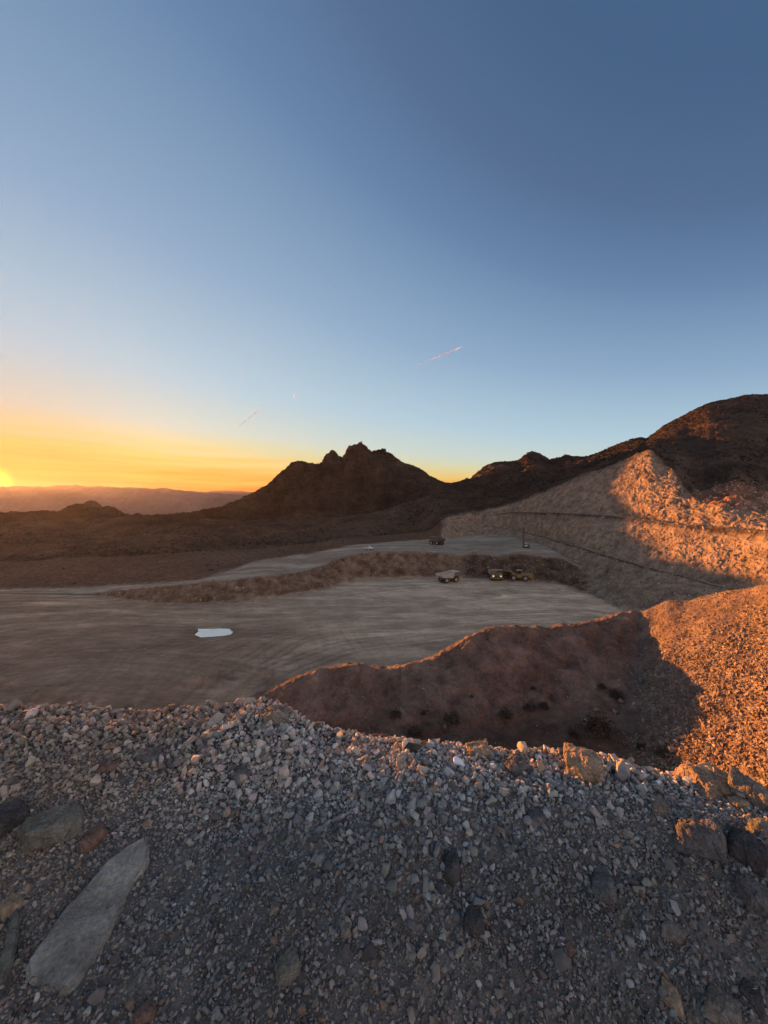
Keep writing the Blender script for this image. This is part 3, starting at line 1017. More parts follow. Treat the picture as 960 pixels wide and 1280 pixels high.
PAL = [(0.27, 0.225, 0.175), (0.19, 0.167, 0.14), (0.33, 0.275, 0.215), (0.25, 0.165, 0.11), (0.38, 0.325, 0.265), (0.125, 0.108, 0.092),
       (0.46, 0.41, 0.35)]
PAL = [(a * 1.25, b * 1.38, c * 1.56) for a, b, c in PAL]
PW_ = [30, 24, 18, 8, 8, 11, 0.8]
pos_l, size_l = [], []
for lo, hi, dens, nearcut in ((0.042, 0.07, 8, 2.8), (0.027, 0.042, 110, 2.55), (0.017, 0.027, 680, 2.5), (0.010, 0.017, 1700, 2.15), (0.004, 0.009, 6500, 0.8)):
    area = 10.4 * 3.65
    n = int(area * dens)
    x = rng.uniform(-5.2, 5.2, n)
    y = rng.uniform(1.1, 4.75, n)
    u = np.clip(x / y, -1.55, 1.55)
    Dc = np.interp(u, fg_u, fg_D)
    keep = (y < Dc + 0.55) & (np.abs(x / y) < 1.5)
    patch = fbm(np.stack([x, y, 0 * x], -1) * 0.9, 3, 210)
    if lo > 0.01:
        pr = sstep(nearcut - 0.6, nearcut + 0.6, y + 0.95 * patch) * 0.95 + 0.05
        keep &= rng.random(n) < pr
    if lo < 0.008:
        keep &= (y < 3.1) & (y > 1.3)
    x, y = x[keep], y[keep]
    s = lo * (hi / lo) ** rng.random(len(x))
    z = fg_height(x, y) + s * rng.uniform(-0.05, 0.55, len(x)) + (0.35 * s * sstep(2.0, 2.9, y) if lo > 0.016 else 0)
    pos_l.append(np.stack([x, y, z], -1))
    size_l.append(s)
pos = np.concatenate(pos_l)
size = np.concatenate(size_l)
cols = stone_cols(len(pos), PAL, PW_)
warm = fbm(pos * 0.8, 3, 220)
cols = cols * (0.62 + (0.62 - 0.36 * sstep(-0.9, -2.0, pos[:, 0] + 0.3 * warm)) * sstep(1.9, 2.9, pos[:, 1] + 0.25 * warm))[:, None]  # darker towards the camera: light falloff, partly dust, put into the stone colour
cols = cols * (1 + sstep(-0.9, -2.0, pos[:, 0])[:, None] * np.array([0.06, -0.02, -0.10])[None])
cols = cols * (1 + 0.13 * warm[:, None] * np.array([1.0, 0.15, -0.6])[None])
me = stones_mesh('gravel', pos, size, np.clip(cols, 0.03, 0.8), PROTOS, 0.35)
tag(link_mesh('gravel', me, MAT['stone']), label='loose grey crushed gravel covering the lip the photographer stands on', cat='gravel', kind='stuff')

# rubble on the gravel slope at the right
wq = quad_w(Z_scree * (SS < S['crest_back']) * (SS > S['toe']))
qc = Q.mean(axis=1)
nz = fbm(qc / 9.0, 3, 230)
coarse = np.clip(1.15 - 1.1 * (SS[:-1, :-1].ravel() - S['front_toe']) / 2.0 + 0.4 * nz, 0.05, 1)
posA, k = scatter(wq * coarse, 22000)
sA = 0.062 * (4.2 ** (rng.random(len(posA)) ** 1.7)) * (0.7 + 0.6 * coarse[k])
posB, kB = scatter(wq, 42000)
sB = 0.036 * (2.2 ** rng.random(len(posB)))
pos = np.concatenate([posA, posB])
size = np.concatenate([sA, sB])
pos[:, 2] += size * 0.35
cols = stone_cols(len(pos), [(0.26, 0.205, 0.16), (0.33, 0.275, 0.225), (0.20, 0.155, 0.125), (0.28, 0.19, 0.13)], [4, 3, 3, 1.5])
tag(link_mesh('scree', stones_mesh('scree', pos, size, cols, PROTOS_LO, 0.2), MAT['block']), label='loose broken rock lying on the sunlit gravel slope', cat='rubble', kind='stuff')

# rubble along the foot of the pit wall, the bench face and on the ridge
wq1 = quad_w(Z_wall * around('far_toe', 'lower_shelf', 0.1)) * 1.0 + quad_w(Z_face) * 0.5
p1, _ = scatter(wq1, 5000)
s1 = 0.12 * (4.0 ** rng.random(len(p1)))
c1 = stone_cols(len(p1), [(0.35, 0.28, 0.22), (0.22, 0.16, 0.12), (0.45, 0.38, 0.32)], [4, 3, 1])
p2, _ = scatter(quad_w(Z_ridge) + 0.5 * quad_w(Z_valley) + 0.25 * quad_w(Z_mound), 16000)
s2 = 0.035 * (5.0 ** (rng.random(len(p2)) ** 1.7))
c2 = stone_cols(len(p2), [(0.24, 0.17, 0.125), (0.17, 0.11, 0.08), (0.42, 0.35, 0.30)], [4, 4, 1])
p3, _ = scatter(quad_w(Z_wall * around('lower_shelf', 'rim', 0.1)) + 2 * quad_w(Z_red), 5200)
s3 = 0.15 * (4.5 ** rng.random(len(p3)))
c3 = stone_cols(len(p3), [(0.40, 0.31, 0.23), (0.26, 0.18, 0.13)], [4, 2])
p4, _ = scatter(quad_w(Z_floor * (pud < 0.3) * (0.15 + sstep(0.1, 0.6, n12) + 6 * np.clip(pile, 0, 1))) + 0.3 * quad_w(Z_bench), 6000)
s4 = 0.04 * (5.0 ** (rng.random(len(p4)) ** 2.2))
c4_ = stone_cols(len(p4), [(0.36, 0.28, 0.21), (0.24, 0.17, 0.12), (0.46, 0.39, 0.32)], [4, 3, 1])
p3, s3, c3 = np.concatenate([p3, p4]), np.concatenate([s3, s4]), np.concatenate([c3, c4_])
pos, size, cols = np.concatenate([p1, p2, p3]), np.concatenate([s1, s2, s3]), np.concatenate([c1, c2, c3])
pos[:, 2] += size * 0.3
tag(link_mesh('rubble', stones_mesh('rubble', pos, size, cols, PROTOS_LO, 0.2), MAT['block']), label='scattered broken rock over the pit banks and walls', cat='rubble', kind='stuff')

# ------------------------------------------------------------------ desert scrub on the hillsides (uncountable tufts)


def tufts_mesh(name, pos, size, col, blades=10):
    n = len(pos)
    d = rng.normal(size=(n, blades, 3))
    d[..., 2] = np.abs(d[..., 2]) * 0.8 + 0.15
    d /= np.linalg.norm(d, axis=-1, keepdims=True)
    side = np.cross(d, rng.normal(size=(n, blades, 3)))
    side /= np.linalg.norm(side, axis=-1, keepdims=True) + 1e-9
    ln = size[:, None, None] * rng.uniform(0.6, 1.15, (n, blades, 1))
    c = pos[:, None, :]
    tip = c + d * ln
    mid = c + d * ln * 0.55
    wd = side * ln * 0.32
    V = np.stack([c + 0 * tip, mid + wd, tip, mid - wd], axis=2).reshape(-1, 3)
    Fq = np.arange(len(V)).reshape(-1, 4)
    return np_mesh(name, V, Fq, False, np.repeat(col, blades * 4, axis=0))


m, t, b = new_mat('dry_scrub')
at = N(t, 'ShaderNodeVertexColor', layer_name='col')
L(t, at.outputs[0], b.inputs['Base Color'])
b.inputs['Roughness'].default_value = 0.9
MAT['scrub'] = m
ws = quad_w(Z_hill) * np.clip(0.5 + 1.3 * fbm(qc / 34.0, 4, 240), 0.02, 2.4) + 0.02 * quad_w(Z_mound)
p, _ = scatter(ws * (ss.ravel() < S['skyline'] + 0.05), 15000)
s = 0.5 * (3.0 ** rng.random(len(p)))
c = stone_cols(len(p), [(0.026, 0.025, 0.016), (0.040, 0.036, 0.022), (0.022, 0.019, 0.013)], [3, 2, 2])
tag(link_mesh('desert_scrub', tufts_mesh('desert_scrub', p, s, c, 9), MAT['scrub']), label='low dark desert scrub dotted over the hillsides', cat='scrub', kind='stuff')

# ------------------------------------------------------------------ rocks on the lip, one by one


def rock_mesh(name, dims, seed, npts=20, rough=0.05, boxy=0.6, bev=0.07, col=(0.2, 0.19, 0.18), cuts=2, block=False):
    """an angular rock: bevelled hull, finely divided, roughened."""
    r = random.Random(seed)
    bm = bmesh.new()
    if block:
        for sx in (-1, 1):
            for sy in (-1, 1):
                for sz in (-1, 1):
                    k = 0.5 * (0.8 if sz > 0 else 1.0)
                    bm.verts.new((sx * dims[0] * k * r.uniform(0.45, 1.0), sy * dims[1] * k * r.uniform(0.45, 1.0), sz * dims[2] * 0.5 * r.uniform(0.45, 1.0)))
        npts = 12
    for i in range(npts):
        v = Vector((r.gauss(0, 1), r.gauss(0, 1), r.gauss(0, 1))).normalized()
        mx = max(abs(v.x), abs(v.y), abs(v.z))
        v = v * ((1 - boxy) + boxy / mx * 0.8) * r.uniform(0.8, 1.0)
        bm.verts.new((v.x * dims[0] / 2, v.y * dims[1] / 2, v.z * dims[2] / 2))
    bmesh.ops.convex_hull(bm, input=list(bm.verts))
    bmesh.ops.delete(bm, geom=[v for v in bm.verts if not v.link_faces], context='VERTS')
    finish_rock(bm, min(dims) * bev, cuts)
    return roughen(name, bm, seed, max(dims), rough, col)


def finish_rock(bm, bev, cuts):
    bmesh.ops.dissolve_limit(bm, angle_limit=R(8), verts=bm.verts, edges=bm.edges)
    if bev > 0:
        bmesh.ops.bevel(bm, geom=list(bm.edges), offset=bev, segments=1, affect='EDGES', clamp_overlap=True)
    bmesh.ops.triangulate(bm, faces=bm.faces)
    for k in range(cuts):
        L0 = sorted(e.calc_length() for e in bm.edges)
        lim = L0[int(len(L0) * 0.45)]
        bmesh.ops.subdivide_edges(bm, edges=[e for e in bm.edges if e.calc_length() >= lim], cuts=1)
        bmesh.ops.triangulate(bm, faces=bm.faces)
    bmesh.ops.recalc_face_normals(bm, faces=bm.faces)


def roughen(name, bm, seed, big, rough, col):
    bm.normal_update()
    co = np.array([v.co[:] for v in bm.verts])
    no = np.array([v.normal[:] for v in bm.verts])
    q = co / big
    d = big * rough * (0.6 * fbm(q * 3.0 + seed, 4, seed) + 0.5 * ridged(q * 5.0 + seed, 3, seed + 5) - 0.2)
    d = d + big * rough * 0.55 * (blocks(q * 4.5 + seed, seed + 3) + 0.5 * blocks(q * 11.0 + seed, seed + 4))
    co = co + no * d[:, None]
    for v, p in zip(bm.verts, co):
        v.co = p
    me = bpy.data.meshes.new(name)
    bm.to_mesh(me)
    bm.free()
    sp = fbm(q * 4 + seed * 1.7, 4, seed + 9)
    cc = np.array(col)[None] * (1 + 0.22 * sp)[:, None]
    at = me.color_attributes.new('col', 'FLOAT_COLOR', 'POINT')
    c4 = np.ones((len(co), 4), dtype=np.float32)
    c4[:, :3] = cc
    at.data.foreach_set('color', c4.ravel())
    return me


GREY, BLUE, DARK, TAN, RUST, PALE, GREEN = ((0.22, 0.19, 0.155), (0.15, 0.14, 0.135), (0.085, 0.078, 0.075), (0.33, 0.245, 0.165), (0.19, 0.125, 0.095), (0.36, 0.315, 0.26),
                                            (0.18, 0.168, 0.135))
# label, photo column, row, width, height (photo pixels), depth/width, turn, tilt, colour
LIP_ROCKS = [
    ('boulder', 'large angular grey boulder with a pale ridge above the long flat slab', 57, 1032, 78, 58, 0.8, 20, 6, GREEN),
    ('boulder', 'dark purplish boulder half out of the frame at the left edge', 2, 1026, 50, 46, 0.8, 50, 0, DARK),
    ('boulder', 'biggest sunlit tan boulder, blocky, crowning the lip above the dark valley', 734, 954, 56, 56, 0.8, -20, -8, TAN),
    ('boulder', 'broad sunlit orange boulder at the lip below the gravel slope', 902, 968, 84, 54, 0.9, 15, 4, TAN),
    ('boulder', 'grey broken boulder leaning on the right end of the broad sunlit boulder', 944, 987, 56, 48, 0.8, -30, 10, GREY),
    ('boulder', 'large dark bluish boulder with a smooth face beneath the broad sunlit boulder', 886, 1050, 64, 50, 0.7, -15, -5, BLUE),
    ('boulder', 'blackish tapering boulder leaning on the right side of the large bluish boulder', 934, 1062, 50, 52, 0.7, 35, 8, DARK),
    ('boulder', 'grey blue angular boulder cut by the right edge of the frame, below the bluish pair', 950, 1128, 46, 46, 0.8, 10, 12, BLUE),
    ('boulder', 'pale grey pointed boulder at the very bottom right corner', 902, 1262, 46, 54, 0.7, 30, 10, GREY),
    ('boulder', 'flat topped pale grey boulder on the crest at the head of the gravel spur', 341, 893, 52, 27, 0.8, 10, -4, GREY),
    ('boulder', 'dark blue grey block on the crest left of the biggest sunlit boulder', 646, 956, 40, 32, 0.8, 25, 0, BLUE),
    ('rock', 'long low rusty rock glowing on the crest left of the blue grey block', 598, 939, 44, 14, 0.7, 8, 0, TAN),
    ('rock', 'rusty flat topped rock standing on the crest near the middle', 473, 918, 27, 15, 0.8, -12, 3, RUST),
    ('rock', 'small rusty rock lying on the crest beside the flat grey boulder', 399, 906, 15, 13, 0.8, 30, 10, RUST),
    ('rock', 'dark wedge shaped rock with a rusty top on the crest near the middle', 516, 934, 22, 17, 0.8, 40, 12, DARK),
    ('rock', 'pale upright egg shaped stone just below the dark wedge on the crest', 501, 955, 15, 23, 0.8, 0, 5, PALE),
    ('rock', 'thin shard of stone sticking up from the crest near the middle', 528, 928, 11, 13, 0.4, 40, 35, TAN),
    ('rock', 'dark slate coloured flat rock in the left gravel', 183, 947, 40, 19, 0.7, -14, -3, BLUE),
    ('rock', 'reddish brown rock beside the dark slate coloured rock', 134, 956, 30, 20, 0.8, 20, 6, RUST),
    ('rock', 'dark upright slab half buried in gravel, lower middle', 565, 1078, 26, 58, 0.6, 14, -10, DARK),
    ('rock', 'blackish wedge pointing downward below the dark upright slab', 592, 1150, 32, 50, 0.6, -12, -8, DARK),
    ('rock', 'bluish tapered rock half buried right of the dark upright slab', 754, 1106, 32, 58, 0.6, -10, -5, BLUE),
    ('rock', 'narrow grey pointed stone in the gravel at the lower middle', 433, 1157, 17, 46, 0.7, 10, -5, GREY),
    ('rock', 'dusty rounded grey rock sunk into the fine dirt at the bottom', 358, 1212, 40, 38, 0.9, 30, -5, GREEN),
    ('rock', 'brownish flat rock beside the large angular grey boulder', 112, 1048, 36, 32, 0.8, 30, -6, RUST),
    ('rock', 'buff coloured long rock near the left edge above the narrow slab', 16, 1132, 30, 36, 0.6, 40, 10, TAN),
    ('rock', 'dark grey rock with a paler top behind the biggest sunlit boulder', 798, 979, 24, 18, 0.8, 15, 0, GREY),
    ('rock', 'grey flat faced rock between the sunlit boulders', 828, 1008, 24, 28, 0.7, -30, 8, GREY),
    ('rock', 'dark grey rock in the gravel below the blue grey block', 672, 1024, 28, 22, 0.8, 10, 0, BLUE),
    ('rock', 'small tan rock catching sun left of the large bluish boulder', 925, 1002, 26, 18, 0.8, 30, 0, TAN),
    ('rock', 'grey green block at the right edge above the leaning blackish boulder', 955, 1036, 26, 30, 0.8, 20, 0, GREEN),
    ('rock', 'pale tan rock at the bottom of the picture, left of the pointed corner boulder', 840, 1250, 32, 40, 0.8, -20, 6, TAN),
    ('rock', 'dark rock just left of the pale pointed corner boulder', 938, 1245, 30, 44, 0.7, -30, 4, DARK),
    ('rock', 'pinkish brown rock at the bottom left below the long slab', 178, 1268, 30, 26, 0.8, 15, 0, RUST),
    ('rock', 'blue grey rock on the side of the gravel spur', 302, 968, 26, 22, 0.8, -20, 0, BLUE),
    ('rock', 'small white quartz pebble in the left gravel near the spur', 258, 1022, 8, 9, 0.9, 0, 0, (0.62, 0.6, 0.57)),
    ('rock', 'smooth grey cobble in the gravel right of the spur', 328, 1052, 15, 15, 0.9, 0, 0, BLUE),
    ('rock', 'pale round cobble right of the dusty sunken rock', 345, 1135, 17, 18, 0.9, 0, 0, GREY),
    ('rock', 'rust stained flat stone lying in the dirt right of centre', 712, 1186, 16, 24, 0.7, 20, 0, RUST),
    ('rock', 'slim grey stone leaning in the gravel beneath the large bluish boulder', 842, 1165, 30, 44, 0.6, -40, 0, GREY),
]
for i, (nm, lab, px, py, wp, hp, dep, rz, tilt, colr) in enumerate(LIP_ROCKS):
    g = fg_hit(px, py + 0.34 * hp)
    D = g.y
    ww = wp * D / FPX
    slope = abs((py - 640) / FPX)
    fore = math.cos(math.atan(slope))
    hh = hp * D / FPX
    buried = py > 1060 and hp > wp
    if buried:      # lies in the ground: its photo height is its length along the ground
        dims = (ww, hh / slope * 0.95, min(ww, hh) * 0.55)
    else:
        sn_ = slope * fore
        dims = (ww, ww * dep, max(0.3 * ww, (hh - ww * dep * sn_ * 0.8) / fore))
    me = rock_mesh(nm, dims, 400 + i * 7, npts=22 + i % 7, rough=0.045, boxy=0.7, bev=0.03, col=colr, cuts=6 if wp > 35 else 4, block=wp > 12)
    o = link_mesh(nm, me, MAT['boulder'])
    gz_ = float(fg_height(np.array([g.x]), np.array([g.y + ww * 0.2]))[0])
    c = Vector((g.x, g.y + (0 if buried else ww * 0.15), gz_ + dims[2] * (0.12 if buried else 0.22)))
    if buried:
        c = Vector(fg_hit(px, py))
        c.z += dims[2] * 0.12
    o.location = c
    yaw = math.atan2(-g.x, g.y) * (1.0 if buried else 0.3)
    o.rotation_euler = (R(tilt * 0.4), R(tilt), R(rz * (0.15 if buried else 1.0)) + yaw)
    tag(o, lab, 'boulder' if nm == 'boulder' else 'rock')


def slab(name, outline, lift, thick, colr, seed, label):
    pts = []
    for px, py in outline:
        g = fg_hit(px, py)
        pts.append(g)
    c = sum(pts, Vector()) / len(pts)
    gzs = [float(fg_height(np.array([p.x]), np.array([p.y]))[0]) for p in pts]
    # best plane through the ground points, so the slab lies flat as one piece
    A = np.array([[p.x - c.x, p.y - c.y, 1] for p in pts])
    co, *_ = np.linalg.lstsq(A, np.array(gzs), rcond=None)
    bm = bmesh.new()
    f = bm.faces.new([bm.verts.new((p.x - c.x, p.y - c.y, co[0] * (p.x - c.x) + co[1] * (p.y - c.y) - thick + lift)) for p in pts])
    ex = bmesh.ops.extrude_face_region(bm, geom=[f])
    for v in [e for e in ex['geom'] if isinstance(e, bmesh.types.BMVert)]:
        v.co.z += thick
        v.co.x *= 0.965
        v.co.y *= 0.965
    bmesh.ops.recalc_face_normals(bm, faces=bm.faces)
    bmesh.ops.bevel(bm, geom=list(bm.edges), offset=thick * 0.14, segments=2, affect='EDGES', clamp_overlap=True)
    bmesh.ops.triangulate(bm, faces=bm.faces)
    big = max((a - b).length for a in pts for b in pts)
    for k in range(9):
        ed = [e for e in bm.edges if e.calc_length() > big / 45]
        if not ed:
            break
        bmesh.ops.subdivide_edges(bm, edges=ed, cuts=1)
        bmesh.ops.triangulate(bm, faces=bm.faces)
    me = roughen(name, bm, seed, big, 0.013, colr)
    o = link_mesh(name, me, MAT['boulder'])
    o.location = (c.x, c.y, co[2])
    tag(o, label, 'rock slab')


slab('rock_slab', [(183, 1047), (188, 1062), (186, 1080), (166, 1112), (150, 1148), (134, 1180), (112, 1212), (90, 1246), (70, 1250), (48, 1242), (31, 1234),
                   (30, 1212), (46, 1190), (62, 1172), (80, 1146), (108, 1116), (135, 1082), (160, 1058)], 0.035, 0.085, (0.30, 0.285, 0.245), 77,
     'long flat grey green slab lying on the gravel at lower left')
slab('rock_slab', [(24, 1143), (27, 1152), (22, 1185), (16, 1212), (6, 1232), (-4, 1236), (-2, 1212), (6, 1180), (14, 1150)], 0.045, 0.06, (0.155, 0.148, 0.122), 78,
     'narrow pointed stone slab at the left edge beside the long flat slab')

# ------------------------------------------------------------------ rocks lying in the dark valley
for i, (lab, px, py, wp, hp) in enumerate([
        ('long pale block at the bottom of the rubble above the broad sunlit boulder', 846, 938, 16, 8),
        ('pale pointed rock standing in the valley dirt', 818, 921, 4, 11),
        ('grey block in the valley at the foot of the rubble slope', 835, 931, 10, 8),
        ('low grey boulder in the valley beside the darkest bush', 732, 903, 12, 7),
        ('whitish rock at the foot of the dirt ridge below the middle bushes', 556, 909, 6, 6),
        ('pale rock below the dirt ridge left of the rubble', 747, 888, 10, 7),
        ('grey boulder at the left border of the rubble slope', 777, 876, 10, 7),
        ('flat grey rock in the valley right of the darkest bush', 770, 890, 9, 5)]):
    g = terrain_hit(px, py + hp * 0.4)
    D = g.y
    dims = (wp * D / FPX, wp * D / FPX * 0.8, hp * D / FPX)
    o = link_mesh('valley_rock', rock_mesh('valley_rock', dims, 900 + i, npts=16, rough=0.06, col=(0.30, 0.25, 0.21), cuts=2), MAT['block'])
    o.location = g + Vector((0, 0.3, dims[2] * 0.3))
    o.rotation_euler = (0, R(5 * (i % 3) - 5), R(37 * i))
    tag(o, lab, 'rock')

# ------------------------------------------------------------------ bushes in the valley and on the ridge


def bush(px, py, wp, label, seed):
    g = terrain_hit(px, py)
    D = g.y
    r = wp * D / FPX / 2
    rr = np.random.default_rng(seed)
    e = empty('desert_bush', g)
    # woody stems
    mb = MB()
    for k in range(9):
        a = rr.uniform(0, 2 * math.pi)
        tip = Vector((math.cos(a) * r * rr.uniform(0.3, 0.8), math.sin(a) * r * rr.uniform(0.3, 0.8), r * rr.uniform(0.7, 1.25)))
        mb.cyl((0, 0, -0.1), tip, 0.035, 0.012, 5)
    mb.build('stem', MAT['twig'], e)
    n = 520
    d = rr.normal(size=(n, 3))
    d /= np.linalg.norm(d, axis=1, keepdims=True)
    d[:, 2] = np.abs(d[:, 2])
    lump = 0.75 + 0.35 * fbm(d * 2.2 + seed, 3, seed)
    p = d * (r * lump * rr.uniform(0.35, 1.05, n) ** 0.6)[:, None] * np.array([1, 1, 1.15]) + np.array([0, 0, 0.12 * r])
    ax = rr.normal(size=(n, 3)) + d * 1.2
    ax /= np.linalg.norm(ax, axis=1, keepdims=True)
    sd = np.cross(ax, rr.normal(size=(n, 3)))
    sd /= np.linalg.norm(sd, axis=1, keepdims=True)
    ln = r * rr.uniform(0.10, 0.24, (n, 1))
    V = np.stack([p, p + ax * ln * 0.5 + sd * ln * 0.22, p + ax * ln, p + ax * ln * 0.5 - sd * ln * 0.22], 1).reshape(-1, 3)
    cl = np.repeat(stone_cols(n, [(0.045, 0.042, 0.024), (0.085, 0.072, 0.045), (0.032, 0.030, 0.018)], [2, 1.4, 1]), 4, axis=0)
    link_mesh('foliage', np_mesh('foliage', V, np.arange(len(V)).reshape(-1, 4), False, cl), MAT['scrub'], e)
    tag(e, label, 'bush')


MAT['twig'] = simple_mat('dry_twig', (0.10, 0.075, 0.05), 0.9, dust=0.1)
for i, (px, py, wp, lab) in enumerate([
        (494, 897, 20, 'round dark bush at the left end of the valley, above the crest'),
        (518, 921, 24, 'dark bush low in the valley just above the dark wedge rock'),
        (564, 905, 26, 'wide dark bush below the middle of the dirt ridge'),
        (528, 893, 9, 'tiny bush between the round bush and the wide bush'),
        (630, 898, 22, 'dark bush halfway along the foot of the dirt ridge'),
        (662, 888, 18, 'small upright bush, left one of a pair at the ridge foot'),
        (680, 886, 16, 'small upright bush, right one of a pair at the ridge foot'),
        (746, 918, 44, 'widest and darkest bush on the valley floor'),
        (716, 920, 16, 'low bush left of the widest bush on the valley floor'),
        (752, 862, 15, 'dark bush high on the ridge face near the rubble'),
        (768, 872, 20, 'ragged bush against the left border of the rubble'),
        (828, 945, 20, 'bush at the bottom of the rubble just above the lip'),
        (802, 936, 14, 'small bush in the valley dirt near the pale pointed rock'),
        (666, 862, 8, 'tiny bush partway up the dirt ridge face'),
        (588, 872, 7, 'tiny bush on the dirt ridge face left of the pair')]):
    bush(px, py, wp, lab, 50 + i)

# ------------------------------------------------------------------ quarry machines
MAT['yellow'] = simple_mat('machine_yellow_paint', (0.30, 0.17, 0.035), 0.55, dust=0.3)
MAT['dustywhite'] = simple_mat('dusty_cream_paint', (0.52, 0.45, 0.38), 0.6, dust=0.3)
MAT['steel'] = simple_mat('worn_dark_steel', (0.10, 0.09, 0.08), 0.6, 0.3, dust=0.25)
MAT['rubber'] = simple_mat('black_tyre_rubber', (0.02, 0.02, 0.02), 0.85, dust=0.12)
MAT['rimpaint'] = simple_mat('dusty_rim_paint', (0.42, 0.34, 0.24), 0.6, dust=0.3)
MAT['glass'] = simple_mat('dark_cab_glass', (0.015, 0.017, 0.02), 0.08, dust=0.03)
MAT['white'] = simple_mat('white_paint', (0.75, 0.75, 0.74), 0.4, dust=0.12)
MAT['load'] = simple_mat('blasted_dirt_load', (0.26, 0.19, 0.14), 0.95, dust=0.3)
m, t, b = new_mat('lit_lamp')
b.inputs['Emission Color'].default_value = (1.0, 0.86, 0.6, 1)
b.inputs['Emission Strength'].default_value = 0.25
b.inputs['Base Color'].default_value = (0.8, 0.75, 0.65, 1)
MAT['lamp'] = m
m, t, b = new_mat('lamp_glass')
b.inputs['Base Color'].default_value = (0.6, 0.58, 0.52, 1)
b.inputs['Roughness'].default_value = 0.15
MAT['lampoff'] = m


def wheel(parent, x, y, r, wdt, name='wheel'):
    s = 1 if y > 0 else -1
    mb = MB()
    mb.cyl((x, y - wdt / 2, r), (x, y + wdt / 2, r), r * 0.93, n=24)
    for k in range(20):      # tread lugs
        a = 2 * math.pi * k / 20
        c, s_ = math.cos(a), math.sin(a)
        p = Vector((x + c * r * 0.93, y, r + s_ * r * 0.93))
        tng = Vector((-s_, 0, c))
        nrm = Vector((c, 0, s_))
        hw = r * 0.085
        vs = [p + tng * ta * hw + nrm * na * r * 0.07 + Vector((0, ya * wdt / 2, 0)) for ya in (-1, 1) for ta, na in ((-1, -0.3), (1, -0.3), (1, 1), (-1, 1))]
        mb.add(vs, [(0, 1, 2, 3), (7, 6, 5, 4), (0, 4, 5, 1), (1, 5, 6, 2), (2, 6, 7, 3), (3, 7, 4, 0)])
    o = mb.build(name, MAT['rubber'], parent)
    rb = MB()
    yo = y + s * wdt / 2
    rb.cyl((x, yo - s * 0.02, r), (x, yo + s * 0.05, r), r * 0.58, r * 0.52, 20)
    rb.cyl((x, yo + s * 0.04, r), (x, yo + s * 0.16, r), r * 0.24, r * 0.2, 12)
    rb.build('rim', MAT['rimpaint'], o)
    return o


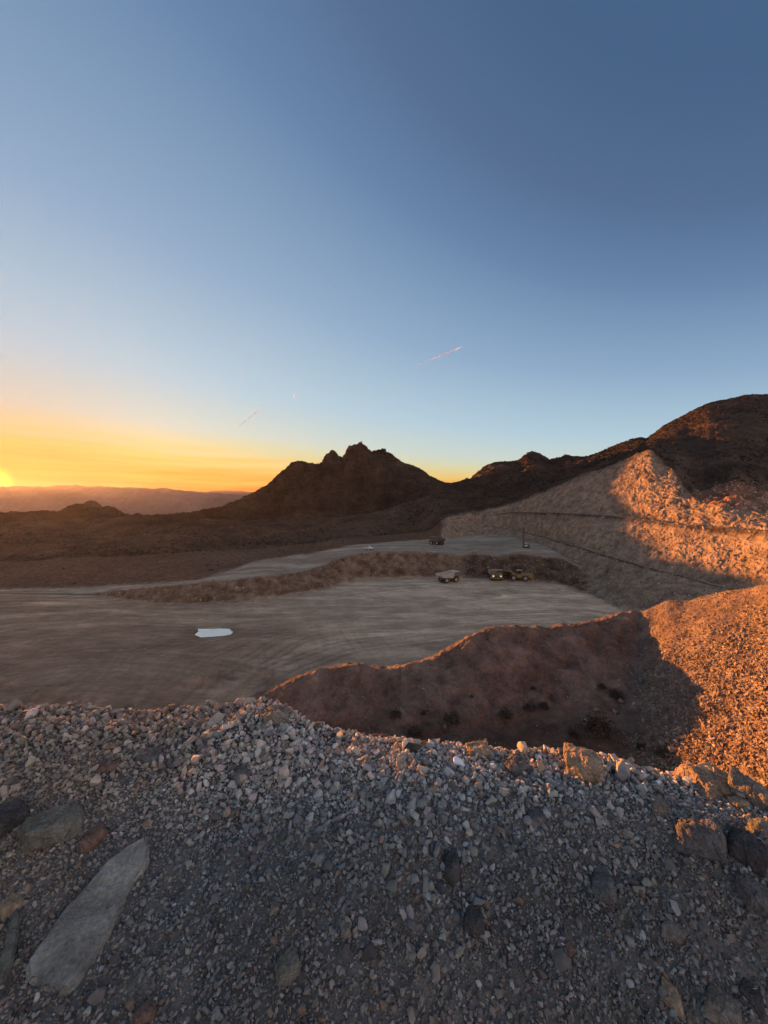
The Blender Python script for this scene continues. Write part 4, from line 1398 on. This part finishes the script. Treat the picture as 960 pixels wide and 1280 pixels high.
def haul_truck(loc, rz, label, body, bed, lit=False, loaded=False):
    e = empty('haul_truck', loc, rz)
    f = MB()
    f.box(-4.2, 4.0, -0.75, 0.75, 1.1, 1.9)
    f.box(-3.2, -1.8, -1.9, 1.9, 1.0, 1.6)
    f.box(1.6, 2.8, -1.9, 1.9, 1.0, 1.5)
    f.cyl((-1.0, 0.9, 1.5), (-1.0, 2.2, 1.5), 0.5, n=12)
    f.build('chassis', MAT['steel'], e, 0.03)
    h = MB()
    h.box(1.7, 4.5, -1.25, 1.25, 1.8, 3.15)
    h.box(4.3, 4.9, -2.6, 2.6, 1.0, 1.45)
    h.box(1.5, 4.6, -2.7, 2.7, 3.15, 3.35)
    for s in (-1, 1):
        h.box(3.9, 4.6, s * 1.3 if s > 0 else -2.65, 2.65 if s > 0 else -1.3, 1.45, 3.15)
    h.build('front_body', body, e, 0.04)
    g = MB()
    g.box(4.5, 4.58, -1.1, 1.1, 1.75, 3.05)
    for k in range(6):
        g.box(4.58, 4.63, -1.0, 1.0, 1.85 + k * 0.2, 1.93 + k * 0.2)
    g.build('radiator_grille', MAT['steel'], e)
    c = MB()
    c.box(2.2, 4.0, 0.5, 2.2, 3.35, 4.75, 0.92)
    cab = c.build('cab', body, e, 0.05)
    gl = MB()
    gl.box(3.9, 3.98, 0.68, 2.02, 3.8, 4.55)
    gl.box(2.45, 3.75, 2.1, 2.17, 3.8, 4.55)
    gl.box(2.45, 3.75, 0.53, 0.6, 3.8, 4.55)
    gl.build('window', MAT['glass'], cab)
    # dump body: two side walls, a floor rising to the tail, a front wall and the canopy over the cab
    d = MB()
    prof = [(-5.3, 3.35), (-4.2, 2.55), (1.1, 2.25), (1.75, 4.7), (1.0, 4.75), (-5.3, 3.95)]
    d.prism(prof, 2.55, 2.8)
    d.prism(prof, -2.8, -2.55)
    d.prism([(-5.3, 3.15), (-4.2, 2.35), (1.1, 2.05), (1.1, 2.3), (-4.2, 2.6), (-5.3, 3.4)], -2.55, 2.55)
    d.prism([(0.95, 2.2), (1.2, 2.2), (1.85, 4.75), (1.6, 4.75)], -2.55, 2.55)
    d.prism([(1.55, 4.72), (4.7, 5.05), (4.7, 5.22), (1.5, 5.0)], -2.7, 2.7)
    for k in range(5):
        x = -4.0 + k * 1.15
        d.box(x, x + 0.18, 2.8, 2.95, 2.6, 3.95 + k * 0.14)
        d.box(x, x + 0.18, -2.95, -2.8, 2.6, 3.95 + k * 0.14)
    bd = d.build('dump_bed', bed, e, 0.02)
    if loaded:
        me = rock_mesh('load', (5.2, 4.9, 2.2), 31, npts=26, rough=0.07, boxy=0.5, col=(0.26, 0.2, 0.15), cuts=3)
        lo = link_mesh('load', me, MAT['block'], e)
        lo.location = (-1.6, 0, 3.7)
    for s in (-1, 1):
        wheel(e, 2.7, s * 2.15, 1.3, 0.85)
        wheel(e, -2.5, s * 1.85, 1.3, 1.7)
        l = MB()
        l.box(4.58, 4.7, s * 1.75 - 0.36, s * 1.75 + 0.36, 2.0, 2.5)
        l.build('headlight', MAT['lamp'] if lit else MAT['lampoff'], e, 0.03)
        mr = MB()
        mr.box(4.2, 4.3, s * 2.85 - 0.2, s * 2.85 + 0.2, 3.7, 4.4)
        mr.box(4.22, 4.28, s * 2.68 - 0.04, s * 2.68 + 0.04, 3.3, 4.0)
        mr.build('mirror', MAT['steel'], e)
    la = MB()
    for s in (-1, 1):
        la.box(4.9, 4.97, 2.0 + s * 0.3 - 0.03, 2.0 + s * 0.3 + 0.03, 0.6, 3.4)
    for k in range(7):
        la.box(4.9, 4.97, 1.7, 2.3, 0.75 + k * 0.4, 0.81 + k * 0.4)
    la.build('ladder', MAT['steel'], e)
    tag(e, label, 'haul truck', 'haul trucks in the quarry')
    return e


g = terrain_hit(560, 727.5)
haul_truck(g, R(24), 'dusty cream haul truck standing side on, alone on the pit floor', MAT['yellow'], MAT['dustywhite'])
g = terrain_hit(618.5, 724)
haul_truck(g, R(-96), 'yellow haul truck facing the viewer with lit headlights beside the wheel loader', MAT['yellow'], MAT['dustywhite'], True, True)
g = terrain_hit(545, 681)
haul_truck(g, R(128), 'small dark haul truck driving away on the upper bench', MAT['yellow'], MAT['steel'])


def wheel_loader(loc, rz):
    e = empty('wheel_loader', loc, rz)
    b_ = MB()
    b_.box(-6.3, -1.2, -1.45, 1.45, 1.6, 3.55, 0.96)
    b_.box(-6.5, -5.4, -1.7, 1.7, 1.1, 2.1)
    b_.box(-1.4, 0.9, -1.35, 1.35, 1.3, 2.9)
    b_.build('rear_body', MAT['yellow'], e, 0.06)
    g_ = MB()
    g_.box(-6.42, -6.3, -1.15, 1.15, 2.1, 3.4)
    for k in range(6):
        g_.box(-6.48, -6.42, -1.1, 1.1, 2.2 + k * 0.2, 2.27 + k * 0.2)
    g_.build('radiator_grille', MAT['steel'], e)
    fr = MB()
    for s in (-1, 1):
        y0, y1 = (1.4, 1.7) if s > 0 else (-1.7, -1.4)
        fr.box(-6.5, -6.36, y0, y1, 1.9, 3.6)
    fr.box(-6.5, -6.36, -1.7, 1.7, 3.45, 3.75)
    fr.build('grille_frame', MAT['dustywhite'], e)
    c = MB()
    c.box(-1.3, 0.7, -1.05, 1.05, 2.9, 3.3)
    for x in (-1.25, 0.55):
        for y in (-1.0, 0.88):
            c.box(x, x + 0.12, y, y + 0.12, 3.3, 4.9)
    cab = c.build('cab', MAT['yellow'], e)
    gl = MB()
    gl.box(-1.18, 0.6, -0.94, 0.94, 3.3, 4.88)
    gl.build('window', MAT['glass'], cab)
    rf = MB()
    rf.box(-1.5, 0.95, -1.2, 1.2, 4.9, 5.08)
    rf.build('cab_roof', MAT['dustywhite'], cab, 0.03)
    ff = MB()
    ff.prism([(1.0, 1.0), (3.6, 1.0), (3.6, 2.0), (2.4, 3.4), (1.4, 3.4), (1.0, 2.4)], -0.95, 0.95)
    ff.build('front_frame', MAT['yellow'], e, 0.05)
    bo = MB()
    for s in (-1, 1):
        y0, y1 = (0.75, 1.05) if s > 0 else (-1.05, -0.75)
        bo.prism([(1.5, 2.9), (1.9, 3.5), (3.6, 4.7), (5.6, 5.0), (5.7, 4.6), (3.9, 4.1), (2.2, 2.7)], y0, y1)
    bo.cyl((3.5, -0.9, 4.2), (3.5, 0.9, 4.2), 0.2, n=10)
    bo.build('lift_arm', MAT['yellow'], e, 0.03)
    hy = MB()
    for s in (-1, 1):
        hy.cyl((2.2, s * 0.5, 2.2), (3.9, s * 0.6, 4.3), 0.14, n=10)
    hy.cyl((2.0, 0, 3.5), (5.2, 0, 5.5), 0.16, n=10)
    hy.build('hydraulic_cylinder', MAT['steel'], e)
    bk = MB()
    out_ = [(5.4, 4.3), (5.2, 5.2), (5.5, 6.1), (6.0, 6.5), (6.1, 6.4), (5.75, 5.95), (5.5, 5.2), (5.65, 4.55), (7.4, 4.75), (7.4, 4.62)]
    bk.prism(out_, -2.4, 2.4)
    bk.prism([(5.4, 4.3), (5.2, 5.2), (5.5, 6.1), (6.0, 6.5), (7.4, 4.62)], 2.4, 2.5)
    bk.prism([(5.4, 4.3), (5.2, 5.2), (5.5, 6.1), (6.0, 6.5), (7.4, 4.62)], -2.5, -2.4)
    bk.build('bucket', MAT['steel'], e)
    ex = MB()
    ex.cyl((-3.6, 0.6, 3.5), (-3.6, 0.6, 4.7), 0.13, n=10)
    ex.build('exhaust_pipe', MAT['steel'], e)
    ex = MB()
    ex.cyl((-3.0, -0.5, 3.5), (-3.0, -0.5, 4.1), 0.22, n=10)
    ex.build('air_intake', MAT['steel'], e)
    for s in (-1, 1):
        wheel(e, 2.35, s * 1.75, 1.4, 1.05)
        wheel(e, -3.0, s * 1.75, 1.4, 1.05)
        fd = MB()
        fd.prism([(-4.5, 2.4), (-4.2, 2.95), (-1.7, 2.95), (-1.4, 2.4), (-1.6, 2.4), (-1.85, 2.8), (-4.1, 2.8), (-4.35, 2.4)], s * 1.2 if s > 0 else -2.3, 2.3 if s > 0 else -1.2)
        fd.build('fender', MAT['yellow'], e)
    tag(e, 'big yellow wheel loader with its bucket raised beside the haul truck', 'wheel loader')


g = terrain_hit(647, 725.5)
wheel_loader(g, R(166))


def drill_rig(loc, rz):
    e = empty('drill_rig', loc, rz)
    for s in (-1, 1):
        tr = MB()
        y0, y1 = (0.9, 1.4) if s > 0 else (-1.4, -0.9)
        tr.prism([(-1.7, 0.35), (-1.4, 0.02), (1.4, 0.02), (1.7, 0.35), (1.55, 0.75), (-1.55, 0.75)], y0, y1)
        tr.build('crawler_track', MAT['rubber'], e, 0.03)
    d = MB()
    d.box(-1.9, 1.3, -1.2, 1.2, 0.75, 1.05)
    d.box(-2.0, -0.2, -1.15, 0.5, 1.05, 2.2)
    d.build('deck', MAT['steel'], e, 0.04)
    c = MB()
    c.box(0.0, 1.2, 0.1, 1.2, 1.05, 2.7, 0.94)
    cab = c.build('cab', MAT['white'], e, 0.04)
    gl = MB()
    gl.box(1.13, 1.22, 0.25, 1.05, 1.8, 2.55)
    gl.box(0.2, 1.0, 1.13, 1.2, 1.8, 2.55)
    gl.build('window', MAT['glass'], cab)
    ms = MB()
    for x in (1.4, 1.9):
        for y in (-0.35, 0.1):
            ms.cyl((x, y, 0.3), (x, y, 11.2), 0.16, n=6)
    for k in range(11):
        z = 0.6 + k
        for a, b2 in (((1.4, -0.35), (1.9, -0.35)), ((1.4, 0.1), (1.9, 0.1)), ((1.4, -0.35), (1.4, 0.1)), ((1.9, -0.35), (1.9, 0.1))):
            ms.cyl((a[0], a[1], z), (b2[0], b2[1], z + (0.9 if k % 2 else 0.0)), 0.045, n=5)
    ms.box(1.35, 1.95, -0.4, 0.15, 11.1, 11.4)
    ms.build('mast', MAT['steel'], e)
    rd = MB()
    rd.cyl((1.65, -0.12, 0.0), (1.65, -0.12, 10.5), 0.11, n=8)
    rd.build('drill_rod', MAT['steel'], e)
    tag(e, 'drill rig with a tall thin mast standing on the upper bench', 'drill rig')


g = terrain_hit(657, 685)
drill_rig(g, R(200))


def pickup(loc, rz):
    e = empty('pickup_truck', loc, rz)
    b_ = MB()
    b_.prism([(-2.7, 0.55), (2.75, 0.55), (2.75, 1.0), (2.6, 1.15), (1.2, 1.25), (-2.7, 1.25)], -0.95, 0.95)
    b_.build('body', MAT['white'], e, 0.04)
    c = MB()
    c.prism([(-0.9, 1.25), (1.25, 1.25), (0.6, 1.9), (-0.75, 1.92)], -0.82, 0.82)
    cab = c.build('cab', MAT['white'], e, 0.04)
    gl = MB()
    for s in (-1, 1):
        gl.prism([(-0.7, 1.35), (1.0, 1.35), (0.5, 1.82), (-0.62, 1.84)], s * 0.84 if s > 0 else -0.86, 0.86 if s > 0 else -0.84)
    gl.build('window', MAT['glass'], cab)
    bd = MB()
    bd.box(-2.62, -1.0, -0.82, 0.82, 1.252, 1.262)
    bd.build('cargo_bed', MAT['steel'], e)
    for s in (-1, 1):
        wheel(e, 1.75, s * 0.86, 0.42, 0.26)
        wheel(e, -1.65, s * 0.86, 0.42, 0.26)
        l = MB()
        l.box(2.74, 2.78, s * 0.7 - 0.16, s * 0.7 + 0.16, 0.8, 1.0)
        l.build('headlight', MAT['lampoff'], e)
    tag(e, 'small white pickup truck parked at the edge of the upper bench', 'pickup')


g = terrain_hit(460.5, 687.5)
pickup(g + Vector((0, 1.5, 0.1)), R(-35))

# ------------------------------------------------------------------ pool of water on the pit floor
m, t, b = new_mat('milky_water')
b.inputs['Base Color'].default_value = (0.30, 0.31, 0.31, 1)
b.inputs['Roughness'].default_value = 0.06
b.inputs['IOR'].default_value = 1.33
b.inputs['Coat Weight'].default_value = 1.0
b.inputs['Coat IOR'].default_value = 2.2
b.inputs['Coat Roughness'].default_value = 0.05
tc = N(t, 'ShaderNodeTexCoord')
no = N(t, 'ShaderNodeTexNoise')
no.inputs['Scale'].default_value = 1.5
L(t, tc.outputs['Object'], no.inputs['Vector'])
bp = N(t, 'ShaderNodeBump')
bp.inputs['Strength'].default_value = 0.03
bp.inputs['Distance'].default_value = 0.05
L(t, no.outputs[0], bp.inputs['Height'])
L(t, bp.outputs[0], b.inputs['Normal'])
MAT['water'] = m


def puddle(outline, z):
    bm = bmesh.new()
    n = len(outline) * 3
    arr = np.array(outline + outline[:1], float)
    pts = []
    for i in range(n):
        k, f_ = divmod(i, 3)
        q = arr[k] * (1 - f_ / 3) + arr[k + 1] * (f_ / 3)
        D = -z * FPX / (q[1] - 640)
        j = vnoise(np.array([q[0] * 0.3, q[1] * 0.9, 3.0])) * 0.12
        pts.append(((q[0] - 480) / FPX * D + j, D + 2 * j, z))
    bm.faces.new([bm.verts.new(p) for p in pts])
    bmesh.ops.triangulate(bm, faces=bm.faces)
    bmesh.ops.recalc_face_normals(bm, faces=bm.faces)
    me = bpy.data.meshes.new('puddle')
    bm.to_mesh(me)
    bm.free()
    if me.polygons[0].normal.z < 0:
        me.flip_normals()
    tag(link_mesh('puddle', me, MAT['water']), kind='structure')


puddle([(243, 794), (248, 789), (246, 786), (262, 786), (275, 785.5), (286, 786), (291, 790), (289, 793), (278, 795), (262, 796.5), (250, 797)], -32.86)

# ------------------------------------------------------------------ contrails
m, t, b = new_mat('thin_ice_cloud')
trl = N(t, 'ShaderNodeBsdfTranslucent')
trl.inputs['Color'].default_value = (0.95, 1.0, 1.0, 1)
trp = N(t, 'ShaderNodeBsdfTransparent')
mxs = N(t, 'ShaderNodeMixShader')
L(t, trp.outputs[0], mxs.inputs[1])
L(t, trl.outputs[0], mxs.inputs[2])
L(t, mxs.outputs[0], t.nodes['Material Output'].inputs['Surface'])
t.nodes.remove(b)
lw = N(t, 'ShaderNodeLayerWeight')
lw.inputs['Blend'].default_value = 0.3
tc = N(t, 'ShaderNodeTexCoord')
no = N(t, 'ShaderNodeTexNoise')
no.inputs['Scale'].default_value = 0.006
no.inputs['Detail'].default_value = 4
L(t, tc.outputs['Object'], no.inputs['Vector'])
al = math_node(t, 'MULTIPLY', math_node(t, 'SUBTRACT', 1.0, lw.outputs['Facing']), math_node(t, 'MULTIPLY', no.outputs[0], 1.1))
L(t, al, mxs.inputs[0])
MAT['contrail'] = m


def contrail(p0, p1, alt, r0, r1, label):
    P0 = Vector(((p0[0] - 480) / FPX, 1, (640 - p0[1]) / FPX))
    P1 = Vector(((p1[0] - 480) / FPX, 1, (640 - p1[1]) / FPX))
    P0, P1 = P0 * (alt / P0.z), P1 * (alt / P1.z)
    mb = MB()
    n, k = 24, 12
    d = (P1 - P0).normalized()
    a = d.orthogonal().normalized()
    bb = d.cross(a)
    mid = (P0 + P1) / 2
    vs, fs = [], []
    for i in range(n + 1):
        t_ = i / n
        rr = (r0 * (1 - t_) + r1 * t_) * (1 + 0.35 * math.sin(7.3 * t_ + 1) * math.sin(23 * t_)) * min(1, 6 * t_ + 0.1, 6 * (1 - t_) + 0.1)
        c = P0.lerp(P1, t_) - mid
        for j in range(k):
            w_ = 2 * math.pi * j / k
            vs.append(c + (a * math.cos(w_) + bb * math.sin(w_)) * rr)
    for i in range(n):
        for j in range(k):
            fs.append((i * k + j, i * k + (j + 1) % k, (i + 1) * k + (j + 1) % k, (i + 1) * k + j))
    mb.add(vs, fs)
    o = mb.build('contrail', MAT['contrail'])
    for p in o.data.polygons:
        p.use_smooth = True
    o.location = mid
    tag(o, label, 'contrail', 'contrails in the evening sky')


contrail((297, 534), (326, 511), 3500, 26, 46, 'short bright contrail slanting up above the left shoulder of the mountain')
contrail((520, 457), (578, 433), 3500, 12, 24, 'longer faint contrail high above the saddle between mountain and hill')
contrail((367, 498), (368.5, 492), 3500, 28, 12, 'tiny bright speck of contrail between the two longer ones')

# ------------------------------------------------------------------ the dusty evening air
bm = bmesh.new()
bmesh.ops.create_cube(bm, size=1)
for v in bm.verts:
    v.co = Vector((v.co.x * 13600, 3300 + (v.co.y) * 7400, 192 + v.co.z * 620))
me = bpy.data.meshes.new('haze')
bm.to_mesh(me)
bm.free()
m = bpy.data.materials.new('dusty_evening_air')
m.use_nodes = True
m.node_tree.nodes.clear()
pvn = N(m.node_tree, 'ShaderNodeVolumePrincipled')
pvn.inputs['Color'].default_value = (0.74, 0.74, 1.0, 1)
pvn.inputs['Density'].default_value = HAZE_DENSITY
pvn.inputs['Anisotropy'].default_value = 0.64
mo = N(m.node_tree, 'ShaderNodeOutputMaterial')
L(m.node_tree, pvn.outputs[0], mo.inputs['Volume'])
tag(link_mesh('haze', me, m), label='thin dusty evening haze over the whole view', cat='haze', kind='stuff')
